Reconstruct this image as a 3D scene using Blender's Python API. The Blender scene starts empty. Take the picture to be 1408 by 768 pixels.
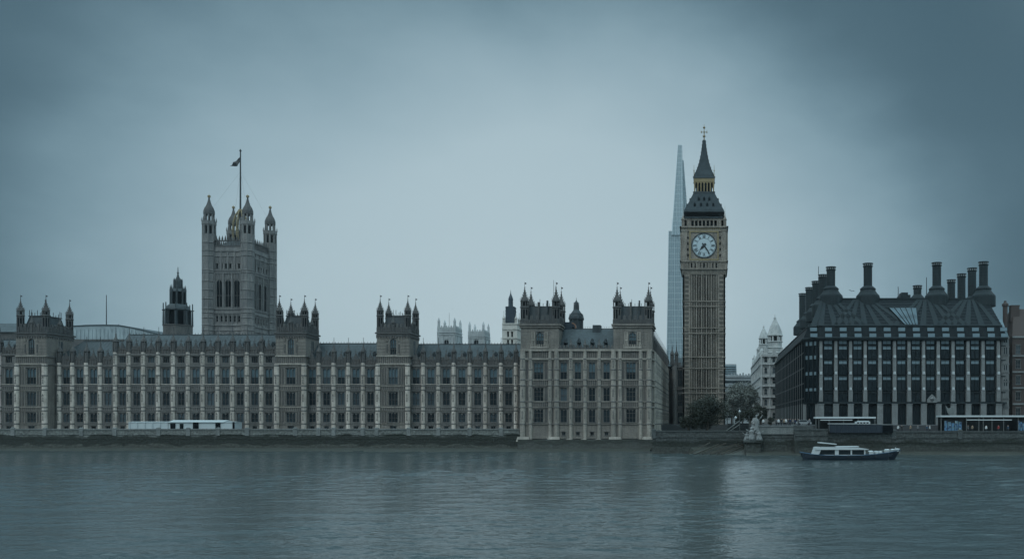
import bpy, bmesh, math, random
from mathutils import Matrix, Vector
R = math.radians
sc = bpy.context.scene
COL = sc.collection
rnd = random.Random(7)

# ------------------------------------------------------------------ camera, world, sun, exposure
F, PX, PY, H = 1200.0, 975.0, 580.0, 8.0       # focal length in photo pixels, principal point, eye height over water
def X(px, Y): return (px - PX) * Y / F
def Z(py, Y): return H + (PY - py) * Y / F

cd = bpy.data.cameras.new('camera'); cam = bpy.data.objects.new('camera', cd); COL.objects.link(cam)
cam.location = (0, 0, H); cam.rotation_euler = (R(90), 0, 0)
cd.sensor_width = 36; cd.sensor_fit = 'HORIZONTAL'; cd.lens = 36 * F / 1408
cd.shift_x = (704 - PX) / 1408; cd.shift_y = (PY - 384) / 1408
cd.clip_start = 0.5; cd.clip_end = 8000
sc.camera = cam

SUN_EL, SUN_AZ = R(48), R(205)                  # high, behind the camera and to the left
w = bpy.data.worlds.new('World'); sc.world = w; w.use_nodes = True
wt = w.node_tree; wn = wt.nodes; wl = wt.links
for n in list(wn): wn.remove(n)
def N(t, **k):
    n = wn.new(t)
    for a, b in k.items(): setattr(n, a, b)
    return n
wo = N('ShaderNodeOutputWorld'); bg = N('ShaderNodeBackground'); bg.inputs['Strength'].default_value = 0.1
sky = N('ShaderNodeTexSky', sky_type='NISHITA', sun_disc=False)
sky.sun_elevation = SUN_EL; sky.sun_rotation = SUN_AZ; sky.dust_density = 4.0; sky.air_density = 1.0
tc = N('ShaderNodeTexCoord')
# overcast cloud deck: brighter low middle, darker ring round it put in as lens vignette, plus soft cloud noise
off = N('ShaderNodeVectorMath', operation='SUBTRACT'); off.inputs[1].default_value = (-0.195, 0.966, 0.120)
wl.new(tc.outputs['Generated'], off.inputs[0])
mul = N('ShaderNodeVectorMath', operation='MULTIPLY'); mul.inputs[1].default_value = (0.87, 0.87, 1.14)
wl.new(off.outputs[0], mul.inputs[0])
ln = N('ShaderNodeVectorMath', operation='LENGTH'); wl.new(mul.outputs[0], ln.inputs[0])
nz = N('ShaderNodeTexNoise'); nz.inputs['Scale'].default_value = 3.4; nz.inputs['Detail'].default_value = 6; nz.inputs['Roughness'].default_value = 0.55
mp = N('ShaderNodeMapping'); mp.inputs['Scale'].default_value = (1, 1, 1.9); mp.inputs['Location'].default_value = (3.1, 0.4, 1.7)
wl.new(tc.outputs['Generated'], mp.inputs['Vector']); wl.new(mp.outputs[0], nz.inputs['Vector'])
ns = N('ShaderNodeMath', operation='MULTIPLY_ADD'); ns.inputs[1].default_value = 0.13; ns.inputs[2].default_value = -0.065
wl.new(nz.outputs['Fac'], ns.inputs[0])
ad = N('ShaderNodeMath', operation='ADD'); wl.new(ln.outputs['Value'], ad.inputs[0]); wl.new(ns.outputs[0], ad.inputs[1])
rp = N('ShaderNodeValToRGB'); cr = rp.color_ramp; cr.interpolation = 'B_SPLINE'
SKY = [(0.0, (.470, .590, .640)), (0.20, (.430, .552, .603)), (0.30, (.295, .418, .480)), (0.38, (.150, .250, .305)),
       (0.45, (.045, .095, .127)), (0.58, (.034, .078, .106)), (1.0, (.20, .30, .35))]
while len(cr.elements) < len(SKY): cr.elements.new(0.5)
for e, (p, c) in zip(cr.elements, SKY): e.position = p; e.color = (*c, 1)
wl.new(ad.outputs[0], rp.inputs['Fac'])
# behind the camera and overhead the deck is brighter and even
mr = N('ShaderNodeMapRange'); mr.inputs['From Min'].default_value = 0.58; mr.inputs['From Max'].default_value = 0.85
wl.new(ad.outputs[0], mr.inputs['Value'])
# overcast distribution: the zenith is about three times as bright as the horizon
sz = N('ShaderNodeSeparateXYZ'); wl.new(tc.outputs['Generated'], sz.inputs[0])
oz = N('ShaderNodeMapRange'); oz.inputs['To Min'].default_value = 0.42; oz.inputs['To Max'].default_value = 1.75; wl.new(sz.outputs['Z'], oz.inputs['Value'])
oc = N('ShaderNodeMixRGB', blend_type='MULTIPLY'); oc.inputs['Fac'].default_value = 1; oc.inputs['Color1'].default_value = (.69, 1.03, 1.18, 1); wl.new(oz.outputs[0], oc.inputs['Color2'])
sc10 = N('ShaderNodeMixRGB', blend_type='MIX'); wl.new(oc.outputs[0], sc10.inputs['Color2'])
wl.new(mr.outputs[0], sc10.inputs['Fac']); wl.new(rp.outputs['Color'], sc10.inputs['Color1'])
up = N('ShaderNodeMixRGB', blend_type='MULTIPLY'); up.inputs['Fac'].default_value = 1; up.inputs['Color2'].default_value = (10, 10, 10, 1)
wl.new(sc10.outputs[0], up.inputs['Color1'])
mx = N('ShaderNodeMixRGB', blend_type='MIX'); mx.inputs['Fac'].default_value = 0.94
wl.new(sky.outputs[0], mx.inputs['Color1']); wl.new(up.outputs[0], mx.inputs['Color2'])
wl.new(mx.outputs[0], bg.inputs['Color']); wl.new(bg.outputs[0], wo.inputs['Surface'])

sd = bpy.data.lights.new('sun', 'SUN'); sun = bpy.data.objects.new('sun', sd); COL.objects.link(sun)
sd.energy = 0.6; sd.angle = R(25); sd.color = (1, .95, .90)
_d = Vector((math.sin(SUN_AZ) * math.cos(SUN_EL), math.cos(SUN_AZ) * math.cos(SUN_EL), math.sin(SUN_EL)))
sun.rotation_euler = _d.to_track_quat('Z', 'Y').to_euler()
sc.view_settings.view_transform = 'Standard'; sc.view_settings.look = 'None'
sc.view_settings.exposure = 0.0; sc.view_settings.gamma = 1; sc.view_settings.use_curve_mapping = False
sc.cycles.use_denoising = True; sc.cycles.use_adaptive_sampling = False; sc.cycles.max_bounces = 5; sc.cycles.diffuse_bounces = 2; sc.cycles.glossy_bounces = 2
sc.cycles.volume_bounces = 0; sc.cycles.caustics_reflective = False; sc.cycles.caustics_refractive = False

# ------------------------------------------------------------------ materials
def material(name, base, rough=0.85, metal=0.0, var=0.0, scale=0.5, streak=0.0, bump=0.0, bscale=4.0, rand=0.0,
             spec=0.3, col2=None, fine=0.0, obj=0.0):
    """Procedural surface: base colour, patchy soot (col2), vertical water streaks, fine grain, stone joints, bump."""
    m = bpy.data.materials.new(name); m.use_nodes = True
    t = m.node_tree; n = t.nodes; l = t.links
    b = n['Principled BSDF']; b.inputs['Roughness'].default_value = rough; b.inputs['Metallic'].default_value = metal
    b.inputs['Specular IOR Level'].default_value = spec
    g = n.new('ShaderNodeNewGeometry')
    rgb = n.new('ShaderNodeRGB'); rgb.outputs[0].default_value = (*base, 1); cur = rgb.outputs[0]
    c2 = col2 or tuple(c * 0.35 for c in base)
    def mix(fac, c_in, c):
        k = n.new('ShaderNodeMixRGB'); l.new(fac, k.inputs['Fac']); l.new(c_in, k.inputs['Color1'])
        if hasattr(c, 'links'): l.new(c, k.inputs['Color2'])
        else: k.inputs['Color2'].default_value = (*c, 1)
        return k.outputs[0]
    def noise(s, det=4, sx=(1, 1, 1)):
        mpn = n.new('ShaderNodeMapping'); mpn.inputs['Scale'].default_value = sx; l.new(g.outputs['Position'], mpn.inputs['Vector'])
        k = n.new('ShaderNodeTexNoise'); k.inputs['Scale'].default_value = s; k.inputs['Detail'].default_value = det
        l.new(mpn.outputs[0], k.inputs['Vector']); return k.outputs['Fac']
    def rng(v, a, b_, o):
        k = n.new('ShaderNodeMapRange'); k.inputs['From Min'].default_value = a; k.inputs['From Max'].default_value = b_
        k.inputs['To Max'].default_value = o; l.new(v, k.inputs['Value']); return k.outputs[0]
    if var: cur = mix(rng(noise(scale), .38, .72, var), cur, c2)
    if streak: cur = mix(rng(noise(.07, 2), .40, .66, streak * .55), cur, c2)
    if streak: cur = mix(rng(noise(1.6, 3, (1, 1, .10)), .45, .72, streak), cur, c2)
    if fine: cur = mix(rng(noise(2.6, 3), .42, .68, fine), cur, c2)
    if obj:                                              # some copies of a stone part are dirtier than others
        o2 = n.new('ShaderNodeObjectInfo'); k4 = n.new('ShaderNodeMath'); k4.operation = 'MULTIPLY'; k4.inputs[1].default_value = obj
        l.new(o2.outputs['Random'], k4.inputs[0]); cur = mix(k4.outputs[0], cur, c2)
    if rand:
        oi = n.new('ShaderNodeObjectInfo')
        k = n.new('ShaderNodeMath'); k.operation = 'POWER'; k.inputs[1].default_value = 3; l.new(oi.outputs['Random'], k.inputs[0])
        k2 = n.new('ShaderNodeMath'); k2.operation = 'MULTIPLY'; k2.inputs[1].default_value = rand; l.new(k.outputs[0], k2.inputs[0])
        cur = mix(k2.outputs[0], cur, (.16, .21, .24))
    l.new(cur, b.inputs['Base Color'])
    if bump:
        bp = n.new('ShaderNodeBump'); bp.inputs['Strength'].default_value = bump; bp.inputs['Distance'].default_value = .25
        l.new(noise(bscale, 6), bp.inputs['Height']); l.new(bp.outputs[0], b.inputs['Normal'])
    return m

M = {}
M['stone'] = material('limestone', (.190, .177, .164), var=.55, scale=.28, streak=.55, fine=.5, bump=.5, bscale=2.2, col2=(.085, .085, .085))
M['pale'] = material('cleaned_limestone', (.63, .555, .49), obj=.35, var=.55, scale=.5, streak=.45, fine=.35, bump=.4, bscale=2.5, col2=(.20, .168, .142))
M['warm'] = material('brown_grey_limestone', (.222, .198, .173), var=.55, scale=.3, streak=.6, fine=.5, bump=.5, bscale=2.2, col2=(.085, .08, .075))
M['warmpale'] = material('half_cleaned_limestone', (.41, .362, .316), obj=.35, var=.55, scale=.5, streak=.6, fine=.45, bump=.4, bscale=2.5, col2=(.14, .13, .115))
M['ctdark'] = material('shaded_brown_limestone', (.105, .095, .082), var=.5, scale=.4, streak=.5, bump=.4, col2=(.045, .042, .04))  # recess shade between the clock shaft ribs is put into this colour
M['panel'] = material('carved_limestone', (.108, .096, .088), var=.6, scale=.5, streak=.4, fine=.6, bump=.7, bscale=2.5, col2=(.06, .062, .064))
M['sooty'] = material('sooty_limestone', (.112, .105, .098), obj=.4, var=.6, scale=.6, streak=.6, fine=.5, bump=.5, bscale=2.5, col2=(.05, .052, .055))
M['gstone'] = material('grey_limestone', (.222, .210, .199), var=.5, scale=.3, streak=.5, fine=.5, bump=.5, bscale=1.8, col2=(.07, .075, .08))
M['ctstone'] = material('brown_limestone', (.275, .238, .203), var=.5, scale=.3, streak=.55, fine=.5, bump=.5, bscale=2, col2=(.08, .072, .062))
M['slate'] = material('cast_iron_roof', (.048, .066, .074), rough=.55, var=.7, scale=.35, streak=.6, fine=.4, bump=.4, bscale=1.5, col2=(.020, .028, .032), spec=.3)
M['ctroof'] = material('dark_iron_spire', (.034, .047, .054), rough=.6, var=.6, scale=.6, streak=.5, fine=.4, bump=.3, spec=.15, col2=(.016, .023, .027))
M['lead'] = material('pale_lead', (.30, .36, .38), rough=.5, var=.6, scale=.25, streak=.5, bump=.2, col2=(.15, .18, .2), spec=.5)
M['iron'] = material('dark_iron', (.020, .026, .030), rough=.6, var=.3, scale=1, bump=.3)
M['dome'] = material('dark_lead', (.035, .046, .052), rough=.55, var=.5, scale=.8, streak=.4, bump=.3)
M['glass'] = material('old_window_glass', (.012, .018, .022), rough=.2, spec=.10, rand=.38, bump=.08, bscale=1.2)
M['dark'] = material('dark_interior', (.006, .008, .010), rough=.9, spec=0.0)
M['gold'] = material('weathered_gilding', (.24, .185, .10), rough=.5, metal=.3, var=.6, scale=1.5, col2=(.12, .10, .07))
M['dial'] = material('opal_dial_glass', (.36, .43, .46), rough=.35, var=.2, scale=.8, col2=(.45, .5, .53))
M['bronze'] = material('dark_bronze', (.009, .014, .017), rough=.6, var=.5, scale=.5, streak=.5, bump=.25, bscale=1.5, spec=.07, col2=(.012, .015, .017))
M['bronze2'] = material('aluminium_bronze_ribs', (.020, .029, .033), rough=.6, var=.6, scale=.6, streak=.5, bump=.3, bscale=2, spec=.07, col2=(.025, .03, .032))
M['pier'] = material('grey_sandstone', (.205, .215, .215), var=.5, scale=.5, streak=.5, fine=.4, bump=.3, col2=(.10, .105, .105))
M['joint'] = material('pale_joint_block', (.42, .45, .46), rough=.6, var=.3, scale=1)
M['upper_pane'] = material('pale_upper_glass', (.075, .115, .135), rough=.3, spec=.2, var=.6, scale=.5, fine=.5, rand=.2, col2=(.03, .05, .06))  # paler, bluer pane for the upper part of windows
M['skypane'] = material('sloping_roof_glass', (.075, .115, .135), rough=.3, spec=.2, var=.8, scale=.45, col2=(.025, .04, .05))
M['pglass'] = material('tinted_window_glass', (.010, .016, .020), rough=.15, spec=.10, rand=.06)
M['blind'] = material('pale_window_blind', (.15, .21, .24), rough=.4, spec=.3, var=.4, scale=.15, col2=(.10, .14, .16))
M['granite'] = material('granite', (.20, .205, .20), var=.55, scale=.4, streak=.6, fine=.4, bump=.5, col2=(.08, .09, .09))
M['granited'] = material('dark_granite', (.085, .092, .092), var=.6, scale=.3, streak=.6, fine=.3, bump=.5, col2=(.03, .036, .036))
M['mud'] = material('river_mud', (.055, .058, .050), rough=.5, var=.6, scale=.3, fine=.4, bump=.8, bscale=1.5, col2=(.025, .03, .026))
M['white'] = material('white_canvas', (.40, .44, .45), rough=.7, var=.3, scale=.5, streak=.3, col2=(.42, .46, .48))
M['wpaint'] = material('white_paint', (.42, .45, .46), rough=.4, var=.25, scale=1.2, col2=(.45, .48, .5))
M['navy'] = material('navy_hull_paint', (.006, .012, .022), rough=.3, spec=.5, var=.4, scale=.6, col2=(.008, .014, .025))
M['black'] = material('black_paint', (.010, .012, .014), rough=.4)
M['asphalt'] = material('asphalt', (.05, .052, .055), rough=.9, var=.3, scale=.2)
M['grass'] = material('worn_grass', (.05, .065, .035), rough=.95, var=.4, scale=.3, fine=.4)
M['leaf'] = material('leaves', (.030, .034, .026), rough=.7, var=.6, scale=.7, col2=(.022, .028, .022))
M['leaf2'] = material('leaves_hazed', (.15, .16, .145), rough=.7, var=.6, scale=.3, col2=(.10, .11, .10))  # leaf colour lightened and greyed to stand in for distance haze
M['bark'] = material('bark', (.06, .05, .042), rough=.95, bump=.5)
M['victorian'] = material('portland_stone', (.46, .46, .445), var=.6, scale=.35, streak=.5, fine=.5, bump=.5, col2=(.17, .18, .185))
M['brick'] = material('red_brown_brick', (.060, .046, .042), var=.5, scale=.6, fine=.4, bump=.4, col2=(.05, .04, .037))
M['concrete'] = material('concrete', (.27, .29, .30), var=.4, scale=.1, streak=.4)
M['shard'] = material('hazed_tower_glass', (.19, .245, .27), rough=.25, spec=.6, var=.5, scale=.05, streak=.3, col2=(.12, .18, .21))  # much of the haze fade is put into this pale glass colour
M['shardrib'] = material('white_steel_mullion', (.36, .43, .46), rough=.5)
M['timber'] = material('wet_timber', (.065, .06, .05), rough=.7, var=.5, scale=1, bump=.4)
M['statue'] = material('pale_carved_stone', (.20, .205, .205), var=.6, scale=1.3, streak=.5, bump=.6, col2=(.13, .14, .14))
M['poster'] = None
M['abbey'] = material('hazed_abbey_stone', (.50, .52, .52), var=.5, scale=.25, streak=.6, fine=.3, bump=.4, col2=(.22, .23, .235))  # pale blue-grey adds painted distance haze to the stone
M['sheet'] = material('scaffold_sheeting', (.028, .042, .056), rough=.6, var=.4, scale=.6)
M['cream'] = material('cream_stone', (.50, .47, .43), var=.4, scale=.5, streak=.4, col2=(.3, .29, .27))
M['rust'] = material('orange_tarpaulin', (.22, .12, .08), rough=.7)
M['skin'] = material('skin', (.42, .28, .22), rough=.6)
for k, c in dict(coat_black=(.015, .016, .018), coat_navy=(.02, .03, .06), coat_white=(.55, .56, .56), coat_red=(.28, .04, .04),
                 coat_tan=(.22, .17, .12), coat_blue=(.035, .07, .11), coat_grey=(.14, .15, .16), trousers=(.03, .033, .04), hair=(.03, .022, .018)).items():
    M[k] = material(k, c, rough=.85, var=.2, scale=3)

def wall_weed(name, top, low, zc, zs):
    """River-wall granite: bare stone above the tide mark, green-black weed on it, greyer mud-coated stone below."""
    m = bpy.data.materials.new(name); m.use_nodes = True
    t = m.node_tree; n = t.nodes; l = t.links; b = n['Principled BSDF']
    b.inputs['Roughness'].default_value = .75
    g = n.new('ShaderNodeNewGeometry'); sx = n.new('ShaderNodeSeparateXYZ'); l.new(g.outputs['Position'], sx.inputs[0])
    ms = n.new('ShaderNodeMapping'); ms.inputs['Scale'].default_value = (.35, .35, 1); l.new(g.outputs['Position'], ms.inputs['Vector'])
    no = n.new('ShaderNodeTexNoise'); no.inputs['Scale'].default_value = .55; no.inputs['Detail'].default_value = 6; l.new(ms.outputs[0], no.inputs['Vector'])
    k = n.new('ShaderNodeMath'); k.operation = 'MULTIPLY_ADD'; k.inputs[1].default_value = 3.4; l.new(no.outputs['Fac'], k.inputs[0]); 
    k0 = n.new('ShaderNodeMath'); k0.operation = 'SUBTRACT'; k0.inputs[1].default_value = 1.7; l.new(sx.outputs['Z'], k0.inputs[0]); l.new(k0.outputs[0], k.inputs[2])
    r = n.new('ShaderNodeMapRange'); r.inputs['From Min'].default_value = 0; r.inputs['From Max'].default_value = 8; l.new(k.outputs[0], r.inputs['Value'])
    cr = n.new('ShaderNodeValToRGB'); e = cr.color_ramp
    stops = [(0, (.05, .052, .045)), (zs / 8 - .04, low), (zs / 8, (.014, .019, .014)), (zc / 8 - .03, (.016, .022, .016)), (zc / 8 + .03, top), (1, top)]
    while len(e.elements) < len(stops): e.elements.new(.5)
    for el, (p, c) in zip(e.elements, stops): el.position = p; el.color = (*c, 1)
    l.new(r.outputs[0], cr.inputs['Fac'])
    n2 = n.new('ShaderNodeTexNoise'); n2.inputs['Scale'].default_value = 1.6; n2.inputs['Detail'].default_value = 6; l.new(g.outputs['Position'], n2.inputs['Vector'])
    r2 = n.new('ShaderNodeMapRange'); r2.inputs['From Min'].default_value = .35; r2.inputs['From Max'].default_value = .7; r2.inputs['To Min'].default_value = 1.15; r2.inputs['To Max'].default_value = .45
    l.new(n2.outputs['Fac'], r2.inputs['Value'])
    mm = n.new('ShaderNodeMixRGB'); mm.blend_type = 'MULTIPLY'; mm.inputs['Fac'].default_value = 1
    l.new(cr.outputs['Color'], mm.inputs['Color1']); l.new(r2.outputs[0], mm.inputs['Color2'])
    cb = n.new('ShaderNodeCombineXYZ'); l.new(sx.outputs['X'], cb.inputs['X']); l.new(sx.outputs['Z'], cb.inputs['Y'])
    bk = n.new('ShaderNodeTexBrick'); bk.inputs['Scale'].default_value = 1; bk.inputs['Brick Width'].default_value = 1.7; bk.inputs['Row Height'].default_value = .62; bk.inputs['Mortar Size'].default_value = .035
    bk.inputs['Color1'].default_value = (1, 1, 1, 1); bk.inputs['Color2'].default_value = (.72, .72, .72, 1); bk.inputs['Mortar'].default_value = (.4, .4, .4, 1); l.new(cb.outputs[0], bk.inputs['Vector'])
    m3 = n.new('ShaderNodeMixRGB'); m3.blend_type = 'MULTIPLY'; m3.inputs['Fac'].default_value = .8; l.new(mm.outputs[0], m3.inputs['Color1']); l.new(bk.outputs['Color'], m3.inputs['Color2'])
    l.new(m3.outputs[0], b.inputs['Base Color'])
    bp = n.new('ShaderNodeBump'); bp.inputs['Strength'].default_value = .6; bp.inputs['Distance'].default_value = .3
    l.new(n2.outputs['Fac'], bp.inputs['Height']); l.new(bp.outputs[0], b.inputs['Normal'])
    return m
M['weed'] = wall_weed('weedy_river_wall', (.155, .165, .155), (.075, .08, .068), 4.2, 1.7)
M['weed2'] = wall_weed('dark_weedy_wall', (.060, .068, .066), (.040, .046, .040), 3.4, 2.1)

def poster_mat():
    m = bpy.data.materials.new('poster_print'); m.use_nodes = True; t = m.node_tree; n = t.nodes; l = t.links; b = n['Principled BSDF']
    g = n.new('ShaderNodeNewGeometry')
    v = n.new('ShaderNodeTexVoronoi'); v.inputs['Scale'].default_value = 2.4; l.new(g.outputs['Position'], v.inputs['Vector'])
    cr = n.new('ShaderNodeValToRGB'); e = cr.color_ramp; e.interpolation = 'CONSTANT'
    st = [(0, (.02, .05, .11)), (.35, (.07, .16, .27)), (.6, (.09, .16, .20)), (.82, (.22, .30, .33))]
    while len(e.elements) < 4: e.elements.new(.5)
    for el, (p, c) in zip(e.elements, st): el.position = p; el.color = (*c, 1)
    l.new(v.outputs['Color'], cr.inputs['Fac']); l.new(cr.outputs['Color'], b.inputs['Base Color']); b.inputs['Roughness'].default_value = .4
    return m
M['poster'] = poster_mat()

def water_mat():
    m = bpy.data.materials.new('river_water'); m.use_nodes = True; t = m.node_tree; n = t.nodes; l = t.links; b = n['Principled BSDF']
    b.inputs['Base Color'].default_value = (.044, .058, .060, 1); b.inputs['Roughness'].default_value = .12; b.inputs['IOR'].default_value = 1.33
    b.inputs['Specular IOR Level'].default_value = .5
    g = n.new('ShaderNodeNewGeometry')
    def nz(sx, sy, s, d, rot=0, dist=0):
        mpn = n.new('ShaderNodeMapping'); mpn.inputs['Scale'].default_value = (sx, sy, 1); mpn.inputs['Rotation'].default_value = (0, 0, R(rot))
        l.new(g.outputs['Position'], mpn.inputs['Vector'])
        k = n.new('ShaderNodeTexNoise'); k.inputs['Scale'].default_value = s; k.inputs['Detail'].default_value = d; k.inputs['Distortion'].default_value = dist
        k.inputs['Roughness'].default_value = .6
        l.new(mpn.outputs[0], k.inputs['Vector']); return k.outputs['Fac']
    big = nz(.55, 1, .16, 2, 6); mid = nz(.6, 1, .42, 3, -8, .5); small = nz(.6, 1, 1.5, 3, 10)
    gust = nz(.5, .35, .045, 3, 20)
    def ma(op, a, b_, c=None):
        k = n.new('ShaderNodeMath'); k.operation = op
        for i, v in enumerate((a, b_, c)):
            if v is None: continue
            if hasattr(v, 'links'): l.new(v, k.inputs[i])
            else: k.inputs[i].default_value = v
        return k.outputs[0]
    fine = nz(.7, 1, 5.0, 3, 4)
    h = ma('ADD', ma('MULTIPLY', mid, .12), ma('ADD', ma('MULTIPLY', small, .30), ma('MULTIPLY', fine, .05)))
    gr = n.new('ShaderNodeMapRange'); gr.inputs['From Min'].default_value = .35; gr.inputs['From Max'].default_value = .68
    gr.inputs['To Min'].default_value = .85; gr.inputs['To Max'].default_value = 1.0; l.new(gust, gr.inputs['Value'])
    bp = n.new('ShaderNodeBump'); bp.inputs['Distance'].default_value = .30
    l.new(gr.outputs[0], bp.inputs['Strength']); l.new(h, bp.inputs['Height']); l.new(bp.outputs[0], b.inputs['Normal'])
    return m
M['water'] = water_mat()

# ------------------------------------------------------------------ mesh builder
class MB:
    def __init__(s): s.v = []; s.f = []; s.m = []; s.xf = None
    def _add(s, vs, fs, m):
        o = len(s.v)
        if s.xf: vs = [s.xf(p) for p in vs]
        s.v += vs
        for f in fs: s.f.append([i + o for i in f]); s.m.append(m)
    def box(s, x0, x1, y0, y1, z0, z1, m=0):
        if x1 < x0: x0, x1 = x1, x0
        s._add([(x0, y0, z0), (x1, y0, z0), (x1, y1, z0), (x0, y1, z0), (x0, y0, z1), (x1, y0, z1), (x1, y1, z1), (x0, y1, z1)],
               [(0, 3, 2, 1), (4, 5, 6, 7), (0, 1, 5, 4), (1, 2, 6, 5), (2, 3, 7, 6), (3, 0, 4, 7)], m)
    def lathe(s, cx, cy, prof, n=8, m=0, rot=None, sy=1.0):
        rot = math.pi / n if rot is None else rot
        vs = []; fs = []
        for r, z in prof:
            for i in range(n):
                a = rot + 2 * math.pi * i / n
                vs.append((cx + r * math.cos(a), cy + sy * r * math.sin(a), z))
        for j in range(len(prof) - 1):
            for i in range(n):
                k = (i + 1) % n
                fs.append((j * n + i, j * n + k, (j + 1) * n + k, (j + 1) * n + i))
        fs.append(tuple(reversed(range(n)))); fs.append(tuple(range((len(prof) - 1) * n, len(prof) * n)))
        s._add(vs, fs, m)
    def prism(s, cx, cy, z0, z1, r0, r1=None, n=8, m=0, rot=None): s.lathe(cx, cy, [(r0, z0), (r0 if r1 is None else r1, z1)], n, m, rot)
    def frust(s, b0, b1, z0, z1, m=0):          # b = (x0,x1,y0,y1) at bottom and top
        vs = [(b[a], b[c], z) for b, z in ((b0, z0), (b1, z1)) for a, c in ((0, 2), (1, 2), (1, 3), (0, 3))]
        s._add(vs, [(0, 3, 2, 1), (4, 5, 6, 7), (0, 1, 5, 4), (1, 2, 6, 5), (2, 3, 7, 6), (3, 0, 4, 7)], m)
    def tube(s, p0, p1, r0, r1=None, n=6, m=0):
        p0, p1 = Vector(p0), Vector(p1); r1 = r0 if r1 is None else r1
        d = (p1 - p0).normalized(); a = d.orthogonal().normalized(); b = d.cross(a)
        vs = [tuple(p + (a * math.cos(t) + b * math.sin(t)) * r) for p, r in ((p0, r0), (p1, r1)) for t in [2 * math.pi * i / n for i in range(n)]]
        s._add(vs, [(i, (i + 1) % n, n + (i + 1) % n, n + i) for i in range(n)] + [tuple(reversed(range(n))), tuple(range(n, 2 * n))], m)
    def ext(s, pts, y0, y1, m=0):               # polygon in (x,z) extruded along y
        n = len(pts)
        s._add([(x, y0, z) for x, z in pts] + [(x, y1, z) for x, z in pts],
               [tuple(range(n)), tuple(reversed(range(n, 2 * n)))] + [(i, n + i, n + (i + 1) % n, (i + 1) % n) for i in range(n)], m)
    def extx(s, pts, x0, x1, m=0):              # polygon in (y,z) extruded along x
        n = len(pts)
        s._add([(x0, y, z) for y, z in pts] + [(x1, y, z) for y, z in pts],
               [tuple(range(n)), tuple(reversed(range(n, 2 * n)))] + [(i, n + i, n + (i + 1) % n, (i + 1) % n) for i in range(n)], m)
    def hexa(s, vs, m=0):                       # 4 bottom + 4 top corners
        s._add(vs, [(0, 3, 2, 1), (4, 5, 6, 7), (0, 1, 5, 4), (1, 2, 6, 5), (2, 3, 7, 6), (3, 0, 4, 7)], m)
    def mesh(s, name, mats, org=(0, 0, 0), smooth=False):
        me = bpy.data.meshes.new(name)
        me.from_pydata([(x - org[0], y - org[1], z - org[2]) for x, y, z in s.v], [], s.f)
        for k in mats: me.materials.append(M[k])
        me.polygons.foreach_set('material_index', s.m)
        bm = bmesh.new(); bm.from_mesh(me); bmesh.ops.recalc_face_normals(bm, faces=bm.faces); bm.to_mesh(me); bm.free()
        if smooth: me.polygons.foreach_set('use_smooth', [True] * len(me.polygons))
        me.update(); return me
    def build(s, name, mats, parent=None, at=None, smooth=False):
        """at = object origin; parent location is taken off so a part's own origin sits where it is."""
        pl = Vector(parent['_loc']) if parent else Vector((0, 0, 0))
        at = Vector(at) if at is not None else (pl if parent else Vector((0, 0, 0)))
        o = bpy.data.objects.new(name, s.mesh(name, mats, at, smooth)); COL.objects.link(o)
        o.location = at - pl; o.parent = parent; o['_loc'] = list(at)
        return o

def place(name, me, loc, parent, rz=0.0, scale=None):
    o = bpy.data.objects.new(name, me); COL.objects.link(o)
    o.location = Vector(loc) - Vector(parent['_loc']); o.parent = parent; o.rotation_euler.z = rz; o['_loc'] = list(loc)
    if scale: o.scale = scale
    return o
def thing(name, label, cat, loc, group=None):
    o = bpy.data.objects.new(name, None); COL.objects.link(o); o.location = loc; o['_loc'] = list(loc)
    o.empty_display_size = 1
    return tag(o, label, cat, group)
def tag(o, label, cat, group=None):
    o['label'] = label; o['category'] = cat
    if group: o['group'] = group
    return o
def struct(o): o['kind'] = 'structure'; return o

# ------------------------------------------------------------------ wall helpers (wall space: x along, y into the wall, z up)
def right_face(x1, Yf): return lambda p: (x1 - p[1], Yf + p[0], p[2])
def left_face(x0, Yb): return lambda p: (x0 + p[1], Yb - p[0], p[2])
def shift(dx, dy): return lambda p: (p[0] + dx, p[1] + dy, p[2])
def facade(mb, u0, u1, z0, z1, rows, th=.8, m=0, y=0.0):
    prev = z0
    for zb, zt, wins in sorted(rows):
        if zb > prev: mb.box(u0, u1, y, y + th, prev, zb, m)
        a = u0
        for uc, ww in sorted(wins):
            if uc - ww / 2 > a: mb.box(a, uc - ww / 2, y, y + th, zb, zt, m)
            a = uc + ww / 2
        if u1 > a: mb.box(a, u1, y, y + th, zb, zt, m)
        prev = zt
    if z1 > prev: mb.box(u0, u1, y, y + th, prev, z1, m)
def ribs(mb, u0, u1, zb, zt, step=.72, wd=.18, d=.14, m=0, y=0.0):
    n = max(1, round((u1 - u0) / step))
    for i in range(n + 1):
        u = u0 + (u1 - u0) * i / n
        mb.box(u - wd / 2, u + wd / 2, y - d, y + .03, zb, zt, m)
def string(mb, u0, u1, z, h=.3, d=.28, m=0, y=0.0): mb.box(u0 - .01, u1 + .01, y - d, y + .05, z - h / 2, z + h / 2, m)
def merlons(mb, u0, u1, zb, zt, step=1.5, frac=.55, th=.4, m=0, y=0.0):
    n = max(1, round((u1 - u0) / step)); st = (u1 - u0) / n
    for i in range(n):
        u = u0 + st * (i + .5)
        mb.ext([(u - st * frac / 2, zb), (u + st * frac / 2, zb), (u + st * frac / 2, zt - .2), (u, zt), (u - st * frac / 2, zt - .2)], y, y + th, m)

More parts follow.
